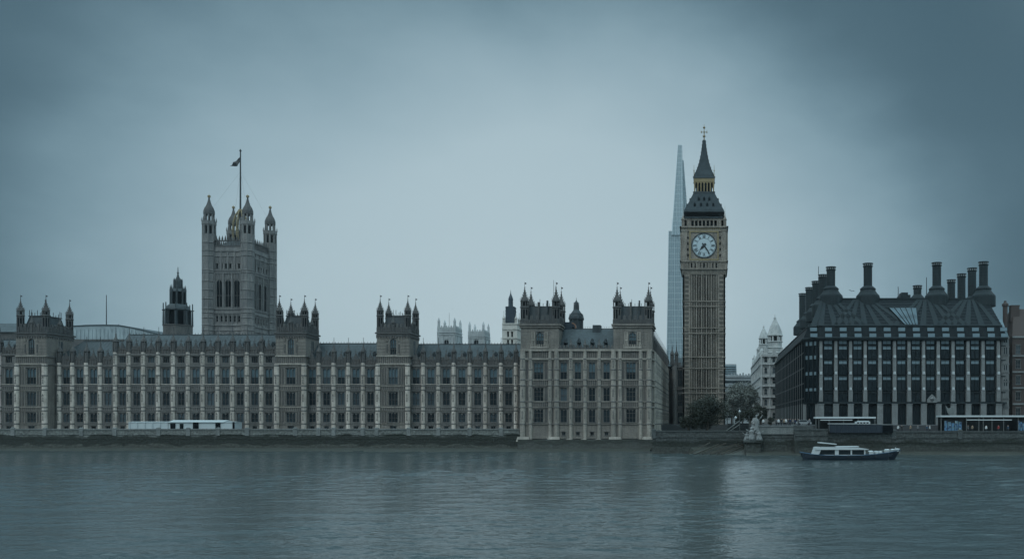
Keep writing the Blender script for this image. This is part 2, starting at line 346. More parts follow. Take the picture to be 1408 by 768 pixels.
_wc = {}
def win(w_, h, lights=2, trans=1, stone='stone', glass='glass', arch=False, upper=False):
    key = (round(w_, 2), round(h, 2), lights, trans, stone, glass, arch, upper)
    if key in _wc: return _wc[key]
    b = MB(); a = w_ / 2; dp = .45
    zl = h * .42
    if upper: b.box(-a, a, dp - .04, dp, 0, zl, 1); b.box(-a, a, dp - .04, dp, zl, h, 2)
    else: b.box(-a, a, dp - .04, dp, 0, h, 1)
    for sgn in (-1, 1): b.box(sgn * (a - .07) - .07, sgn * (a - .07) + .07, .1, dp - .03, 0, h, 0)
    b.box(-a, a, .1, dp - .03, h - .14, h, 0)
    for i in range(1, lights):
        u = -a + w_ * i / lights
        b.box(u - .045, u + .045, .2, dp - .03, 0, h, 3)
    for i in range(1, trans + 1):
        z = h * (i / (trans + 1) if trans > 1 else .42)
        b.box(-a, a, .22, dp - .03, z - .05, z + .05, 3)
    if h > 2.6:                                     # cusped light heads
        lw = w_ / lights
        for i in range(lights):
            u0 = -a + lw * i
            for s0 in (0, 1):
                xx = u0 + s0 * lw
                b.ext([(xx, h - .14), (xx, h - .14 - lw * .5), (u0 + lw / 2, h - .14)], .18, dp - .03, 0)
    b.box(-a - .12, a + .12, -.18, .1, -.16, 0, 0)
    b.box(-a - .15, a + .15, -.16, .06, h, h + .16, 0)
    if arch:
        pts = [(-a, h)]; n = 8
        for i in range(n + 1):
            t = i / n; pts.append((-a + a * t, h - a * 1.1 * (1 - math.sin(t * math.pi / 2)) if False else h - a * 1.25 * (1 - t ** .5)))
        b.ext([(-a, h - .01)] + [(p[0], p[1] - .01) for p in pts[1:]], .02, dp - .03, 0)
        b.ext([(a, h - .01)] + [(-p[0], p[1] - .01) for p in pts[1:]], .02, dp - .03, 0)
    me = b.mesh('window', [stone, glass, 'upper_pane', 'panel' if stone == 'stone' else stone]); _wc[key] = me; return me

def spire_prof(r, z0, zt, bulb=True):
    h = zt - z0
    if bulb:
        return [(r * .8, z0), (r * .98, z0 + h * .03), (r * .97, z0 + h * .09), (r * .78, z0 + h * .20), (r * .50, z0 + h * .34), (r * .31, z0 + h * .50),
                (r * .2, z0 + h * .72), (r * .30, z0 + h * .75), (r * .14, z0 + h * .79), (r * .09, z0 + h * .93), (r * .22, z0 + h * .95), (.02, zt)]
    return [(r, z0), (r * 1.05, z0 + h * .1), (r * .7, z0 + h * .2), (r * .3, z0 + h * .7), (r * .4, z0 + h * .74), (r * .15, z0 + h * .78), (.02, zt)]
_tc = {}
def turret_mesh(r, h_sh, h_lan, h_cap, vane=1.2, mats=('sooty', 'dark', 'iron'), key=None):
    """Octagonal corner turret: panelled shaft, ringed open lantern, ogee crocketed cap, finial and vane. Origin at its foot."""
    k = (round(r, 2), round(h_sh, 2), round(h_lan, 2), round(h_cap, 2), vane, mats)
    if k in _tc: return _tc[k]
    b = MB()
    b.prism(0, 0, 0, h_sh, r * .92)
    b.lathe(0, 0, [(r * .92, 0), (r * 1.12, .15), (r * 1.12, .45), (r * .92, .6)])
    for i in range(8):                              # shaft ribs and lantern columns
        a = math.pi / 8 + i * math.pi / 4
        b.tube((r * .93 * math.cos(a), r * .93 * math.sin(a), .3), (r * .93 * math.cos(a), r * .93 * math.sin(a), h_sh + h_lan), .11 * r + .03, n=4)
    for i in range(8):                              # dark slits in the shaft
        a = i * math.pi / 4; rr = r * .92 * math.cos(math.pi / 8) + .02; wv = r * .2
        c, s_ = math.cos(a), math.sin(a)
        b._add([(rr * c - wv * s_, rr * s_ + wv * c, h_sh * .35), (rr * c + wv * s_, rr * s_ - wv * c, h_sh * .35),
                (rr * c + wv * s_, rr * s_ - wv * c, h_sh * .88), (rr * c - wv * s_, rr * s_ + wv * c, h_sh * .88)], [(0, 1, 2, 3)], 1)
    b.lathe(0, 0, [(r * .9, h_sh - .2), (r * 1.2, h_sh), (r * 1.2, h_sh + .2), (r * .9, h_sh + .4)])
    b.prism(0, 0, h_sh, h_sh + h_lan, r * .5, m=1)
    z = h_sh + h_lan
    b.lathe(0, 0, [(r * .9, z - .25), (r * 1.15, z - .05), (r * 1.15, z + .12), (r * .9, z + .25)])
    b.lathe(0, 0, spire_prof(r * .98, z + .1, z + h_cap))
    for j, (fr, rr) in enumerate(((.13, 1.1), (.26, .9), (.42, .58), (.57, .38))):     # crockets
        for i in range(8):
            a = math.pi / 8 + i * math.pi / 4; zz = z + h_cap * fr
            b.lathe(rr * r * math.cos(a), rr * r * math.sin(a), [(.02, zz - .12), (.13, zz), (.02, zz + .22)], 4)
    if vane:
        b.tube((0, 0, z + h_cap - .1), (0, 0, z + h_cap + vane), .06, n=4, m=2)
        b.box(0, .45, -.03, .03, z + h_cap + vane * .55, z + h_cap + vane * .85, 2)
    me = b.mesh('turret', list(mats)); _tc[k] = me; return me
def pinnacle_mesh(r, h, mats=('sooty', 'iron'), spike=1.0, key='p'):
    k = (key, round(r, 2), round(h, 2), mats)
    if k in _tc: return _tc[k]
    b = MB(); hs = h * .48
    b.prism(0, 0, -.4, hs, r * .8)
    b.lathe(0, 0, [(r * .8, hs - .25), (r * 1.2, hs), (r * 1.2, hs + .2), (r * .7, hs + .35)])
    b.lathe(0, 0, spire_prof(r * .95, hs + .2, h))
    for i in range(4):
        a = math.pi / 4 + i * math.pi / 2
        b.lathe(r * math.cos(a), r * math.sin(a), [(r * .22, -.4), (r * .22, hs * .8), (.02, hs * 1.25)], 4)
    if spike: b.tube((0, 0, h - .1), (0, 0, h + spike * 1.3), .06, n=4, m=1)
    me = b.mesh('pinnacle', list(mats)); _tc[k] = me; return me
def buttress_mesh(zb, zt, rings, r=.62, mat='pale'):
    """Half octagon buttress with weathered set-offs where the string courses wrap it. Origin on the wall face at height zb."""
    k = ('b', round(zb, 2), round(zt, 2), r, mat, len(rings))
    if k in _tc: return _tc[k]
    b = MB()
    b.prism(0, -.1, 0, zt - zb, r)
    b.prism(0, -.1, 0, 1.3, r * 1.22); b.lathe(0, -.1, [(r * 1.22, 1.3), (r, 1.6)])
    for z in rings: b.lathe(0, -.1, [(r, z - zb - .2), (r * 1.16, z - zb - .1), (r * 1.16, z - zb + .08), (r, z - zb + .22)], m=1)
    for z0, z1 in zip(sorted(rings), sorted(rings)[1:]):
        if z1 - z0 > 3:                             # niche and canopy carved in the front face
            zc = (z0 + z1) / 2 - zb; y = -.1 - r * math.cos(math.pi / 8)
            b.ext([(-r * .3, zc + .7), (r * .3, zc + .7), (0, zc + 1.5)], y - .16, y + .02, 1)
            b.box(-r * .3, r * .3, y - .16, y + .02, zc - .9, zc - .7, 1)
            b.box(-r * .14, r * .14, y - .1, y + .02, zc - .7, zc + .45, 1)
    me = b.mesh('buttress', [mat, 'stone']); _tc[k] = me; return me

ZT = 4.6            # terrace floor
# ------------------------------------------------------------------ the setting
def river():
    """One sheet of water: finely divided wind waves in front of the camera, flat far to the sides and behind it."""
    import numpy as np
    g = np.random.default_rng(5); nr, nc = 1050, 1200; Ya, Yb = 34.0, 257.0
    Yr = Ya * (Yb / Ya) ** (np.arange(nr) / (nr - 1)); pc = np.linspace(-220, 1620, nc)
    xx = (pc[None, :] - PX) * Yr[:, None] / F; yy = np.repeat(Yr[:, None], nc, 1)
    hgt = np.zeros_like(xx); cell = np.maximum(yy * math.log(Yb / Ya) / nr, yy * 1.53 / F)
    gust = np.zeros_like(xx)
    for k in range(14):
        lam = g.uniform(18, 70); a = g.uniform(0, math.tau); gust += np.sin((xx * math.cos(a) * .8 + yy * math.sin(a)) * math.tau / lam + g.uniform(0, math.tau))
    gust = np.clip(1.0 + .07 * gust, .75, 1.25)
    for k in range(110):
        lam = .36 * (6.5 / .36) ** (k / 109) * g.uniform(.95, 1.05); a = math.pi / 2 + g.normal(0, .36)
        amp = WAVE * lam / math.tau * (.9 if lam > 2.5 else 1.2 if lam < 1.1 else 1.0)
        fade = np.clip((lam / cell - 1.8) / 1.5, 0, 1)
        hgt += amp * fade * np.sin((xx * math.cos(a) + yy * math.sin(a)) * math.tau / lam + g.uniform(0, math.tau))
    hgt *= gust
    hgt = hgt + .5 * np.clip(hgt, 0, None) ** 2 / (np.abs(hgt).max() * .5 + 1e-6)
    edge = np.minimum(np.minimum(np.arange(nc), nc - 1 - np.arange(nc))[None, :] / 30.0, np.minimum(np.arange(nr), nr - 1 - np.arange(nr))[:, None] / 20.0)
    hgt *= np.clip(edge, 0, 1)
    co = np.stack([xx, yy, hgt], -1).reshape(-1, 3)
    q = np.arange(nr * nc).reshape(nr, nc); fs = np.stack([q[:-1, :-1], q[:-1, 1:], q[1:, 1:], q[1:, :-1]], -1).reshape(-1, 4)
    xa, xb, xc, xd = xx[0, 0], xx[0, -1], xx[-1, 0], xx[-1, -1]; n0 = len(co)
    ex = np.array([(-745, -25, 0), (745, -25, 0), (745, Ya, 0), (-745, Ya, 0), (-745, Yb, 0), (745, Yb, 0), (-745, 275, 0), (745, 275, 0), (xa, Ya, 0), (xb, Ya, 0), (xc, Yb, 0), (xd, Yb, 0)], float)
    ef = n0 + np.array([(0, 1, 2, 3), (3, 8, 10, 4), (9, 2, 5, 11), (4, 5, 7, 6)])
    co = np.concatenate([co, ex]); fs = np.concatenate([fs, ef])
    me = bpy.data.meshes.new('water'); me.vertices.add(len(co)); me.vertices.foreach_set('co', co.astype(np.float32).ravel())
    me.loops.add(len(fs) * 4); me.loops.foreach_set('vertex_index', fs.astype(np.int32).ravel())
    me.polygons.add(len(fs)); me.polygons.foreach_set('loop_start', np.arange(0, len(fs) * 4, 4, dtype=np.int32)); me.polygons.foreach_set('use_smooth', [True] * len(fs))
    me.update(calc_edges=True); me.materials.append(M['water'])
    o = bpy.data.objects.new('water', me); COL.objects.link(o); struct(o)
WAVE = 0.0105
river()
b = MB()
for x0, x1, y0, y1, z in ((-745, -16.6, 262, 1310, 6.0), (-16.6, 745, 286, 1310, 7.2), (9.5, 745, 236, 286, 7.2)):
    b.box(x0, x1, y0, y1, z - 8, z)
struct(b.build('ground', ['asphalt']))
b = MB(); b.box(-330, -16.7, 250.4, 261.9, 1, ZT); struct(b.build('terrace', ['granite']))
b = MB(); b.box(-14.0, 9.4, 222.9, 285.9, 1, 5.3); struct(b.build('lawn', ['grass']))
b = MB(); b.box(9.6, 420, 215.7, 235.6, 1, 5.55); struct(b.build('quay', ['granited']))
# mud foreshore below the walls, uneven edge
def foreshore(name, xs, yw, zt, reach):
    b = MB(); vs = []; fs = []; K = 7
    for i, x in enumerate(xs):
        rr = reach(x)
        for j in range(K):
            t = j / (K - 1)
            vs.append((x, yw - rr * t, zt * (1 - t) ** .8 - .25 * t + rnd.uniform(-.12, .12) * (0 < j)))
    for i in range(len(xs) - 1):
        for j in range(K - 1): fs.append((i * K + j, i * K + j + 1, (i + 1) * K + j + 1, (i + 1) * K + j))
    b._add(vs, fs, 0); return struct(b.build(name, ['mud'], smooth=True))
foreshore('foreshore', [-330 + 1.6 * i for i in range(197)], 250.2, .7,
          lambda x: 5 + 12 * max(0, min(1, (x + 190) / 110)) + 2.5 * math.sin(x * .13) + 1.5 * math.sin(x * .41))
foreshore('riverbank', [9 + 1.2 * i for i in range(200)], 215.6, .8, lambda x: 5 + 2 * math.sin(x * .21) + math.sin(x * .63))

# ------------------------------------------------------------------ river walls
def river_wall(label, px0, px1, Y, py_top, mat, coping=.35, pil=None, th=1.4, zt=None, ret=0):
    x0, x1 = X(px0, Y), X(px1, Y); zt = Z(py_top, Y) if zt is None else zt
    t = thing('river_wall', label, 'wall', ((x0 + x1) / 2, Y, 0))
    b = MB(); b.box(x0, x1, Y, Y + th, -1.5, zt - coping)
    b.box(x0, x1, Y - .18, Y + .02, zt - 1.75, zt - 1.45); b.box(x0, x1, Y - .1, Y + .02, zt - 3.0, zt - 2.8)
    b.build('wall', [mat], t)
    b = MB(); b.box(x0 - .05, x1 + .05, Y - .2, Y + th * .5, zt - coping, zt); b.build('coping', ['granite' if mat == 'weed' else 'granited'], t)
    if ret: b = MB(); b.box(x0, x0 + .38, Y + th, Y + ret, -1.5, zt - .1); b.build('return_wall', [mat], t)
    if pil:
        b = MB(); b.box(-.55, .55, -.25, .2, zt - 2.0, zt + .12); b.frust((-.65, .65, -.32, .25), (-.3, .3, -.1, .1), zt + .12, zt + .4)
        me = b.mesh('pier', ['granite' if mat == 'weed' else 'granited'])
        for p in pil: place('pier', me, (X(p, Y), Y, 0), t)
    return t
river_wall('long pale terrace wall with weed below the riverside palace front', -40, 716.5, 250, 589, 'weed', pil=[18, 62, 112, 158, 218, 259, 300, 340, 406, 438, 459, 499, 518, 562, 603, 646, 689])
river_wall('dark river wall beneath the bushy tree and clock tower', 897, 1029, 222, 591.5, 'weed2', pil=[899], ret=28)
river_wall('stone quay wall with pale parapet under the row of pedestrians', 1042, 1092, 215.6, 585, 'weed2', pil=[1091])
river_wall('lower pale stepped quay wall left of the boat stern', 1092.5, 1138, 213.5, 589, 'weed2')
river_wall('long dark embankment wall behind the moored boat', 1138.5, 1440, 215.6, 592, 'weed2', pil=[1229, 1320])
# pale granite facing of the parapets over the quay walls
t = thing('parapet', 'pale smooth granite parapet right of the stone figure group', 'parapet', (X(1067, 215), 215, 5))
b = MB(); b.box(X(1043, 215.3), X(1091, 215.3), 215.3, 215.58, Z(596.5, 215), Z(586, 215)); b.build('slab', ['granite'], t)
b = MB(); b.box(X(1042.5, 215), X(1091.5, 215), 215.1, 215.9, Z(586, 215) + .01, Z(584.6, 215)); b.build('coping', ['granite'], t)

# ------------------------------------------------------------------ palace ranges
def levels(Y, d):
    return {k: ([Z(p, Y) for p in v] if isinstance(v, tuple) else Z(v, Y)) for k, v in d.items()}
MAIN = dict(base=(582.5,), low=(579.8, 566.5), mid=(556.5, 538), top=(527.7, 505.5), bm=(588.8, 585), s=(582.3, 564.5, 559.3, 535.8, 530, 503), corn=501.3, par=491.5)

def palace_range(label, Y, px0, px1, butt, extra=False, ridge=(475, 7.0), par=None, depth=15, win_w=2.25, group='ranges of the riverside palace', pin_h=5.9, gablet=True, hip=None, pins=True):
    x0, x1 = X(px0, Y), X(px1, Y); z = lambda p: Z(p, Y)
    t = thing('palace_range', label, 'palace', ((x0 + x1) / 2, Y, ZT), group)
    edges = [px0] + butt + [px1]
    centers = [(a + c) / 2 for a, c in zip(edges, edges[1:]) if c - a > 11]
    us = [X(c, Y) for c in centers]
    rows_px = [(588.8, 585, 1.5, 2, 0), (579.8, 566.8, win_w, 2, 1), (556.6, 538, win_w, 2, 1), (527.7, 505.5, win_w * 1.05, 2, 1)]
    ptop = par or 490.5
    corn = 501.5
    if extra: rows_px.append((498.2, 489.5, win_w * .95, 3, 0)); corn = 487; 
    b = MB(); b.xf = shift(0, Y)
    facade(b, x0, x1, ZT - 1, z(corn), [(z(r[0]), z(r[1]), [(u, r[2]) for u in us]) for r in rows_px])
    b.box(x0, x1, .8, depth, ZT - 1, z(corn) - .3)
    for p in (582.3, 564.3, 559.5, 535.8, 530.2): string(b, x0, x1, z(p), .2, .24, 0)
    string(b, x0, x1, z(502.5), .35, .42, 0); string(b, x0, x1, z(527.9), .16, .2, 2)
    if extra: string(b, x0, x1, z(500), .22, .3, 0); string(b, x0, x1, z(487.3), .35, .42, 0)
    b.build('wall', ['stone', 'panel', 'pale'], t)
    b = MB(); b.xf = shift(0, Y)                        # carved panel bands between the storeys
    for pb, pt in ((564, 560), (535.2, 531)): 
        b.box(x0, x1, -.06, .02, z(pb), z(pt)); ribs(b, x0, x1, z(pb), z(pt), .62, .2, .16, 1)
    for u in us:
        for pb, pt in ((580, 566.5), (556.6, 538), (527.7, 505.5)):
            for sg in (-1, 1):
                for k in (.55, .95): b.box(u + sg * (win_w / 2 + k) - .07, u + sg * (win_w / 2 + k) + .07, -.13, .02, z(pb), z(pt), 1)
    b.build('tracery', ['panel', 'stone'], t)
    for r in rows_px:
        me = win(r[2], z(r[1]) - z(r[0]), r[3], r[4], upper=r[1] == 505.5)
        for u in us: place('window', me, (u, Y, z(r[0])), t)
    bz = ZT - .3
    bm_ = buttress_mesh(bz, z(corn - 3), [z(p) for p in (582.3, 564.3, 559.5, 535.8, 530.2, 516, 502.5)] + ([z(487.3)] if extra else []))
    pm = pinnacle_mesh(.72, pin_h)
    for p in butt:
        place('buttress', bm_, (X(p, Y), Y, bz), t)
        if pins: place('pinnacle', pm, (X(p, Y), Y + .1, z(ptop) - 1.2), t)
    b = MB(); b.xf = shift(0, Y)
    zc, zp = z(corn) + .02, z(ptop)
    b.box(x0, x1, -.05, .4, zc, zp - .6); ribs(b, x0, x1, zc + .2, zp - .7, .8, .22, .14, 0, -.05)
    string(b, x0, x1, zp - .6, .22, .22, 0); merlons(b, x0, x1, zp - .5, zp + .35, .95, .6, .35)
    if gablet:
        for u in us:
            b.ext([(u - .85, zp - .6), (u + .85, zp - .6), (u + .5, zp + .2), (u, zp + 1.5), (u - .5, zp + .2)], -.12, .3, 1)
            b.tube((u, .1, zp + 1.3), (u, .1, zp + 2.5), .07, n=4, m=1)
            b.box(u - .4, u + .4, .0, .16, zp + 1.75, zp + 1.95, 1)
    b.build('parapet', ['panel', 'sooty'], t)
    b = MB(); b.xf = shift(0, Y)
    ry = ridge[1]; zr = Z(ridge[0], Y + ry); ze = zc + .3
    hx0, hx1 = (hip or (0, 0))
    b.frust((x0 + .05, x1 - .05, .7, depth), (x0 + .05 + hx0, x1 - .05 - hx1, ry - .5, ry + .5), ze, zr)
    n = max(2, int((x1 - x0 - hx0 - hx1) / 1.05))
    for i in range(n + 1):                              # roof plate ribs running up the slope
        f = i / n; xa = x0 + .1 + (x1 - x0 - .2) * f; xb = x0 + .1 + hx0 + (x1 - x0 - .2 - hx0 - hx1) * f
        b.tube((xa, .72, ze), (xb, ry - .48, zr), .09, n=4)
    b.box(x0 + hx0, x1 - hx1, ry - .15, ry + .15, zr, zr + .35, 1)
    for i in range(int((x1 - x0 - hx0 - hx1) / .9)):
        xx = x0 + hx0 + .5 + i * .9; b.lathe(xx, ry, [(.12, zr + .3), (.02, zr + .85)], 4, 1)
    for i, u in enumerate(us):                          # small roof ventilators
        if hip and u < x0 + hx0 + 1: continue
        f = .5; zz = ze + (zr - ze) * f; yy = .7 + (ry - 1.2) * f
        b.ext([(u - .5, zz - .4), (u + .5, zz - .4), (u + .5, zz + .2), (u, zz + .85), (u - .5, zz + .2)], yy - .7, yy + .8, 1)
    b.build('roof', ['slate', 'dome'], t)
    return t

palace_range('far left stub of palace range cut by the photo edge', 260, -60, 24, [-40, -20, 0], extra=True, par=478, ridge=(468, 6))
palace_range('low roofed palace range right of the leftmost turreted tower', 260, 62, 158.5, [82, 100, 119, 138], ridge=(470, 7), hip=(6.5, .1), par=490.5)
palace_range('longest palace range with extra attic storey, behind the white marquee', 260, 158.5, 379, [159, 177.5, 197.5, 218, 238.5, 259, 279.3, 299.6, 320, 340, 360], extra=True, par=477, ridge=(461, 6))
palace_range('short four bay palace range between the two middle turreted towers', 260, 420, 519, [438.5, 459, 479, 499.5], ridge=(473, 7), par=491.5)
palace_range('dormered palace range left of the projecting riverside pavilion', 260, 562, 716, [582, 603, 624, 646, 667.5, 689, 709.5], ridge=(474, 7), par=491.5)

# ------------------------------------------------------------------ turreted towers of the river front
def turret_set(t, Y, cx0, cx1, yb, zb, r, hs, hl, hc, mats=('sooty', 'dark', 'iron'), vane=1.2):
    me = turret_mesh(r, hs, hl, hc, vane, mats)
    for x, y in ((cx0, Y), (cx1, Y), (cx0, yb), (cx1, yb)): place('turret', me, (x, y, zb), t)

def river_tower(label, Y, px0, px1, depth, base=580, front_win=(13, None), cw=None, proj=None):
    """Square tower over the range: panelled bay below, traceried stage window, crenellated parapet, four turrets, iron roof."""
    x0, x1 = X(px0, Y), X(px1, Y); z = lambda p: Z(p, Y); xc = (x0 + x1) / 2; Wd = x1 - x0
    t = thing('palace_tower', label, 'tower', (xc, Y, ZT), 'turreted towers along the river front')
    ww = 2.9; rows = [(z(588.5), z(584.8), [(xc, 2.0)]), (z(580), z(566), [(xc, ww)]), (z(556.8), z(538), [(xc, ww)]), (z(527.7), z(505), [(xc, ww)]), (z(487), z(464.5), [(xc, 2.0)])]
    b = MB(); b.xf = shift(0, Y)
    facade(b, x0, x1, ZT - 1, z(457), rows)
    b.box(x0, x1, .8, depth, ZT - 1, z(457))
    for p in (582.3, 564.3, 559.5, 535.8, 530.2, 502.5): string(b, x0, x1, z(p), .2, .24, 2 if p in (530.2, 559.5) else 0)
    for p in (500, 489.3): string(b, x0, x1, z(p), .4, .36, 2)
    b.build('wall', ['warm', 'panel', 'warmpale'], t)
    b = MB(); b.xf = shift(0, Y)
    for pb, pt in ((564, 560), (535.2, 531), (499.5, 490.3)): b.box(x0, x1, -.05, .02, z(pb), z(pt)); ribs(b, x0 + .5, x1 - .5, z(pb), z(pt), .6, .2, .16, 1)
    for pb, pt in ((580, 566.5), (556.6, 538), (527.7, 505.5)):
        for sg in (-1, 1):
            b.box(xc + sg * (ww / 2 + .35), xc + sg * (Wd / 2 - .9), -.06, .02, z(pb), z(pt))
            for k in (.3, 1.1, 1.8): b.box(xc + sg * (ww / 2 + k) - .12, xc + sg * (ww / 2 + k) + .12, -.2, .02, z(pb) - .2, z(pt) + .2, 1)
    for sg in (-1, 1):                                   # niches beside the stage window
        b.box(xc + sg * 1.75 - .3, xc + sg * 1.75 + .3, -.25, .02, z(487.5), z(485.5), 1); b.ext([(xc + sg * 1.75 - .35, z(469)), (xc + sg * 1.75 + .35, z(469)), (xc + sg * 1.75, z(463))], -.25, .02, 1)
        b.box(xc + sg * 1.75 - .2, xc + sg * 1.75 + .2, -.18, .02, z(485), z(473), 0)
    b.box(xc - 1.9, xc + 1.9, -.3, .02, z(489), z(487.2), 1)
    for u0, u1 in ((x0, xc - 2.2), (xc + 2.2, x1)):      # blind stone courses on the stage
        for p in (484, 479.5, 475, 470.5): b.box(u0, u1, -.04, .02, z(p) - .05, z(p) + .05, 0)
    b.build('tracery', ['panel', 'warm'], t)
    b = MB(); b.xf = right_face(x1, Y)
    for p in (500, 489.3): string(b, .1, depth, z(p), .4, .36)
    b.box(depth / 2 - .9, depth / 2 + .9, -.05, .02, z(486), z(467), 1); 
    for k in (-.9, 0, .9): b.box(depth / 2 + k - .1, depth / 2 + k + .1, -.12, .02, z(486), z(467), 0)
    for p in (484, 479.5, 475, 470.5): b.box(.2, depth / 2 - 1.2, -.04, .02, z(p) - .05, z(p) + .05); b.box(depth / 2 + 1.2, depth - .2, -.04, .02, z(p) - .05, z(p) + .05)
    b.build('side_tracery', ['stone', 'glass'], t)
    for i, r in enumerate(rows):
        w0 = r[2][0][1]
        place('window', win(w0, r[1] - r[0], 3 if i > 0 else 2, 1 if 0 < i < 4 else (2 if i == 4 else 0), arch=(i == 4), upper=i > 2), (xc, Y, r[0]), t)
    bz = ZT - .3; me = buttress_mesh(bz, z(500.5), [z(p) for p in (582.3, 564.3, 559.5, 535.8, 530.2, 516, 502.5)], r=.72, mat='pale')
    for u in (x0 + .4, x1 - .5): place('buttress', me, (u, Y, bz), t)
    b = MB(); zc, zp = z(462), z(449.5)                  # cornice, corbel table, pierced parapet
    for y0, dd in ((-.15, 0), (-.4, .7)): b.box(x0 + y0, x1 - y0, Y + y0, Y + depth - y0, zc + dd, zc + dd + .45)
    b.box(x0 - .1, x1 + .1, Y - .1, Y + depth + .1, zc + 1.1, zc + 1.3)
    for xf, L in ((shift(x0, Y), Wd), (right_face(x1, Y), depth), (left_face(x0, Y + depth), depth), (lambda p: (x1 - p[0], Y + depth - p[1], p[2]), Wd)):
        b.xf = xf
        b.box(.35, L - .35, -.08, .25, zc + 1.2, zp); ribs(b, .5, L - .5, zc + 1.3, zp, .55, .2, .16, 0, -.08)
        merlons(b, .6, L - .6, zp - .02, zp + 1.1, 1.2, .6, .3)
        nn = 6
        for i in range(nn * 2): b.box((i + .5) * L / nn / 2 - .12, (i + .5) * L / nn / 2 + .12, -.28, .02, zc - .55, zc)
    b.xf = None
    b.build('parapet', ['sooty'], t)
    cx0, cx1, yb = x0 + .75, x1 - .75, Y + depth - .75
    s = Y / F
    turret_set(t, Y + .75, cx0, cx1, yb, zc + 1.2, .92, 22.5 * s, 7 * s, 16.5 * s)
    pm = pinnacle_mesh(.6, 24 * s)
    for u, y in ((x0 + Wd * .5, Y + .2), (x1 - .2, Y + depth * .5), (x0 + Wd * .5, Y + depth - .2), (x0 + .2, Y + depth * .5)): place('pinnacle', pm, (u, y, zc + 1.4), t)
    b = MB(); zr = z(433.5); zz = zc + 1.2
    b.frust((x0 + 1.1, x1 - 1.1, Y + 1.1, Y + depth - 1.1), (x0 + 2.1, x1 - 2.1, Y + 2.4, Y + depth - 2.4), zz, zr)
    b.box(x0 + 1.9, x1 - 1.9, Y + 2.2, Y + depth - 2.2, zr, zr + .25, 1)
    for i in range(7):
        u = x0 + 2.1 + (Wd - 4.2) * i / 6
        for y in (Y + 2.4, Y + depth - 2.4): b.tube((u, y, zr + .2), (u, y, zr + 1.1 + (.8 if i in (0, 3, 6) else 0)), .08, n=4, m=1)
    b.build('roof', ['dome', 'iron'], t)
    return t

river_tower('leftmost turreted tower at the dark left end of palace', 256.5, 22, 64, 11)
river_tower('turreted tower right of the great flag tower on the palace', 258.5, 379, 420.5, 8.6)
river_tower('turreted tower midway along the river front, left of the abbey towers', 258.5, 518, 563, 8.4)

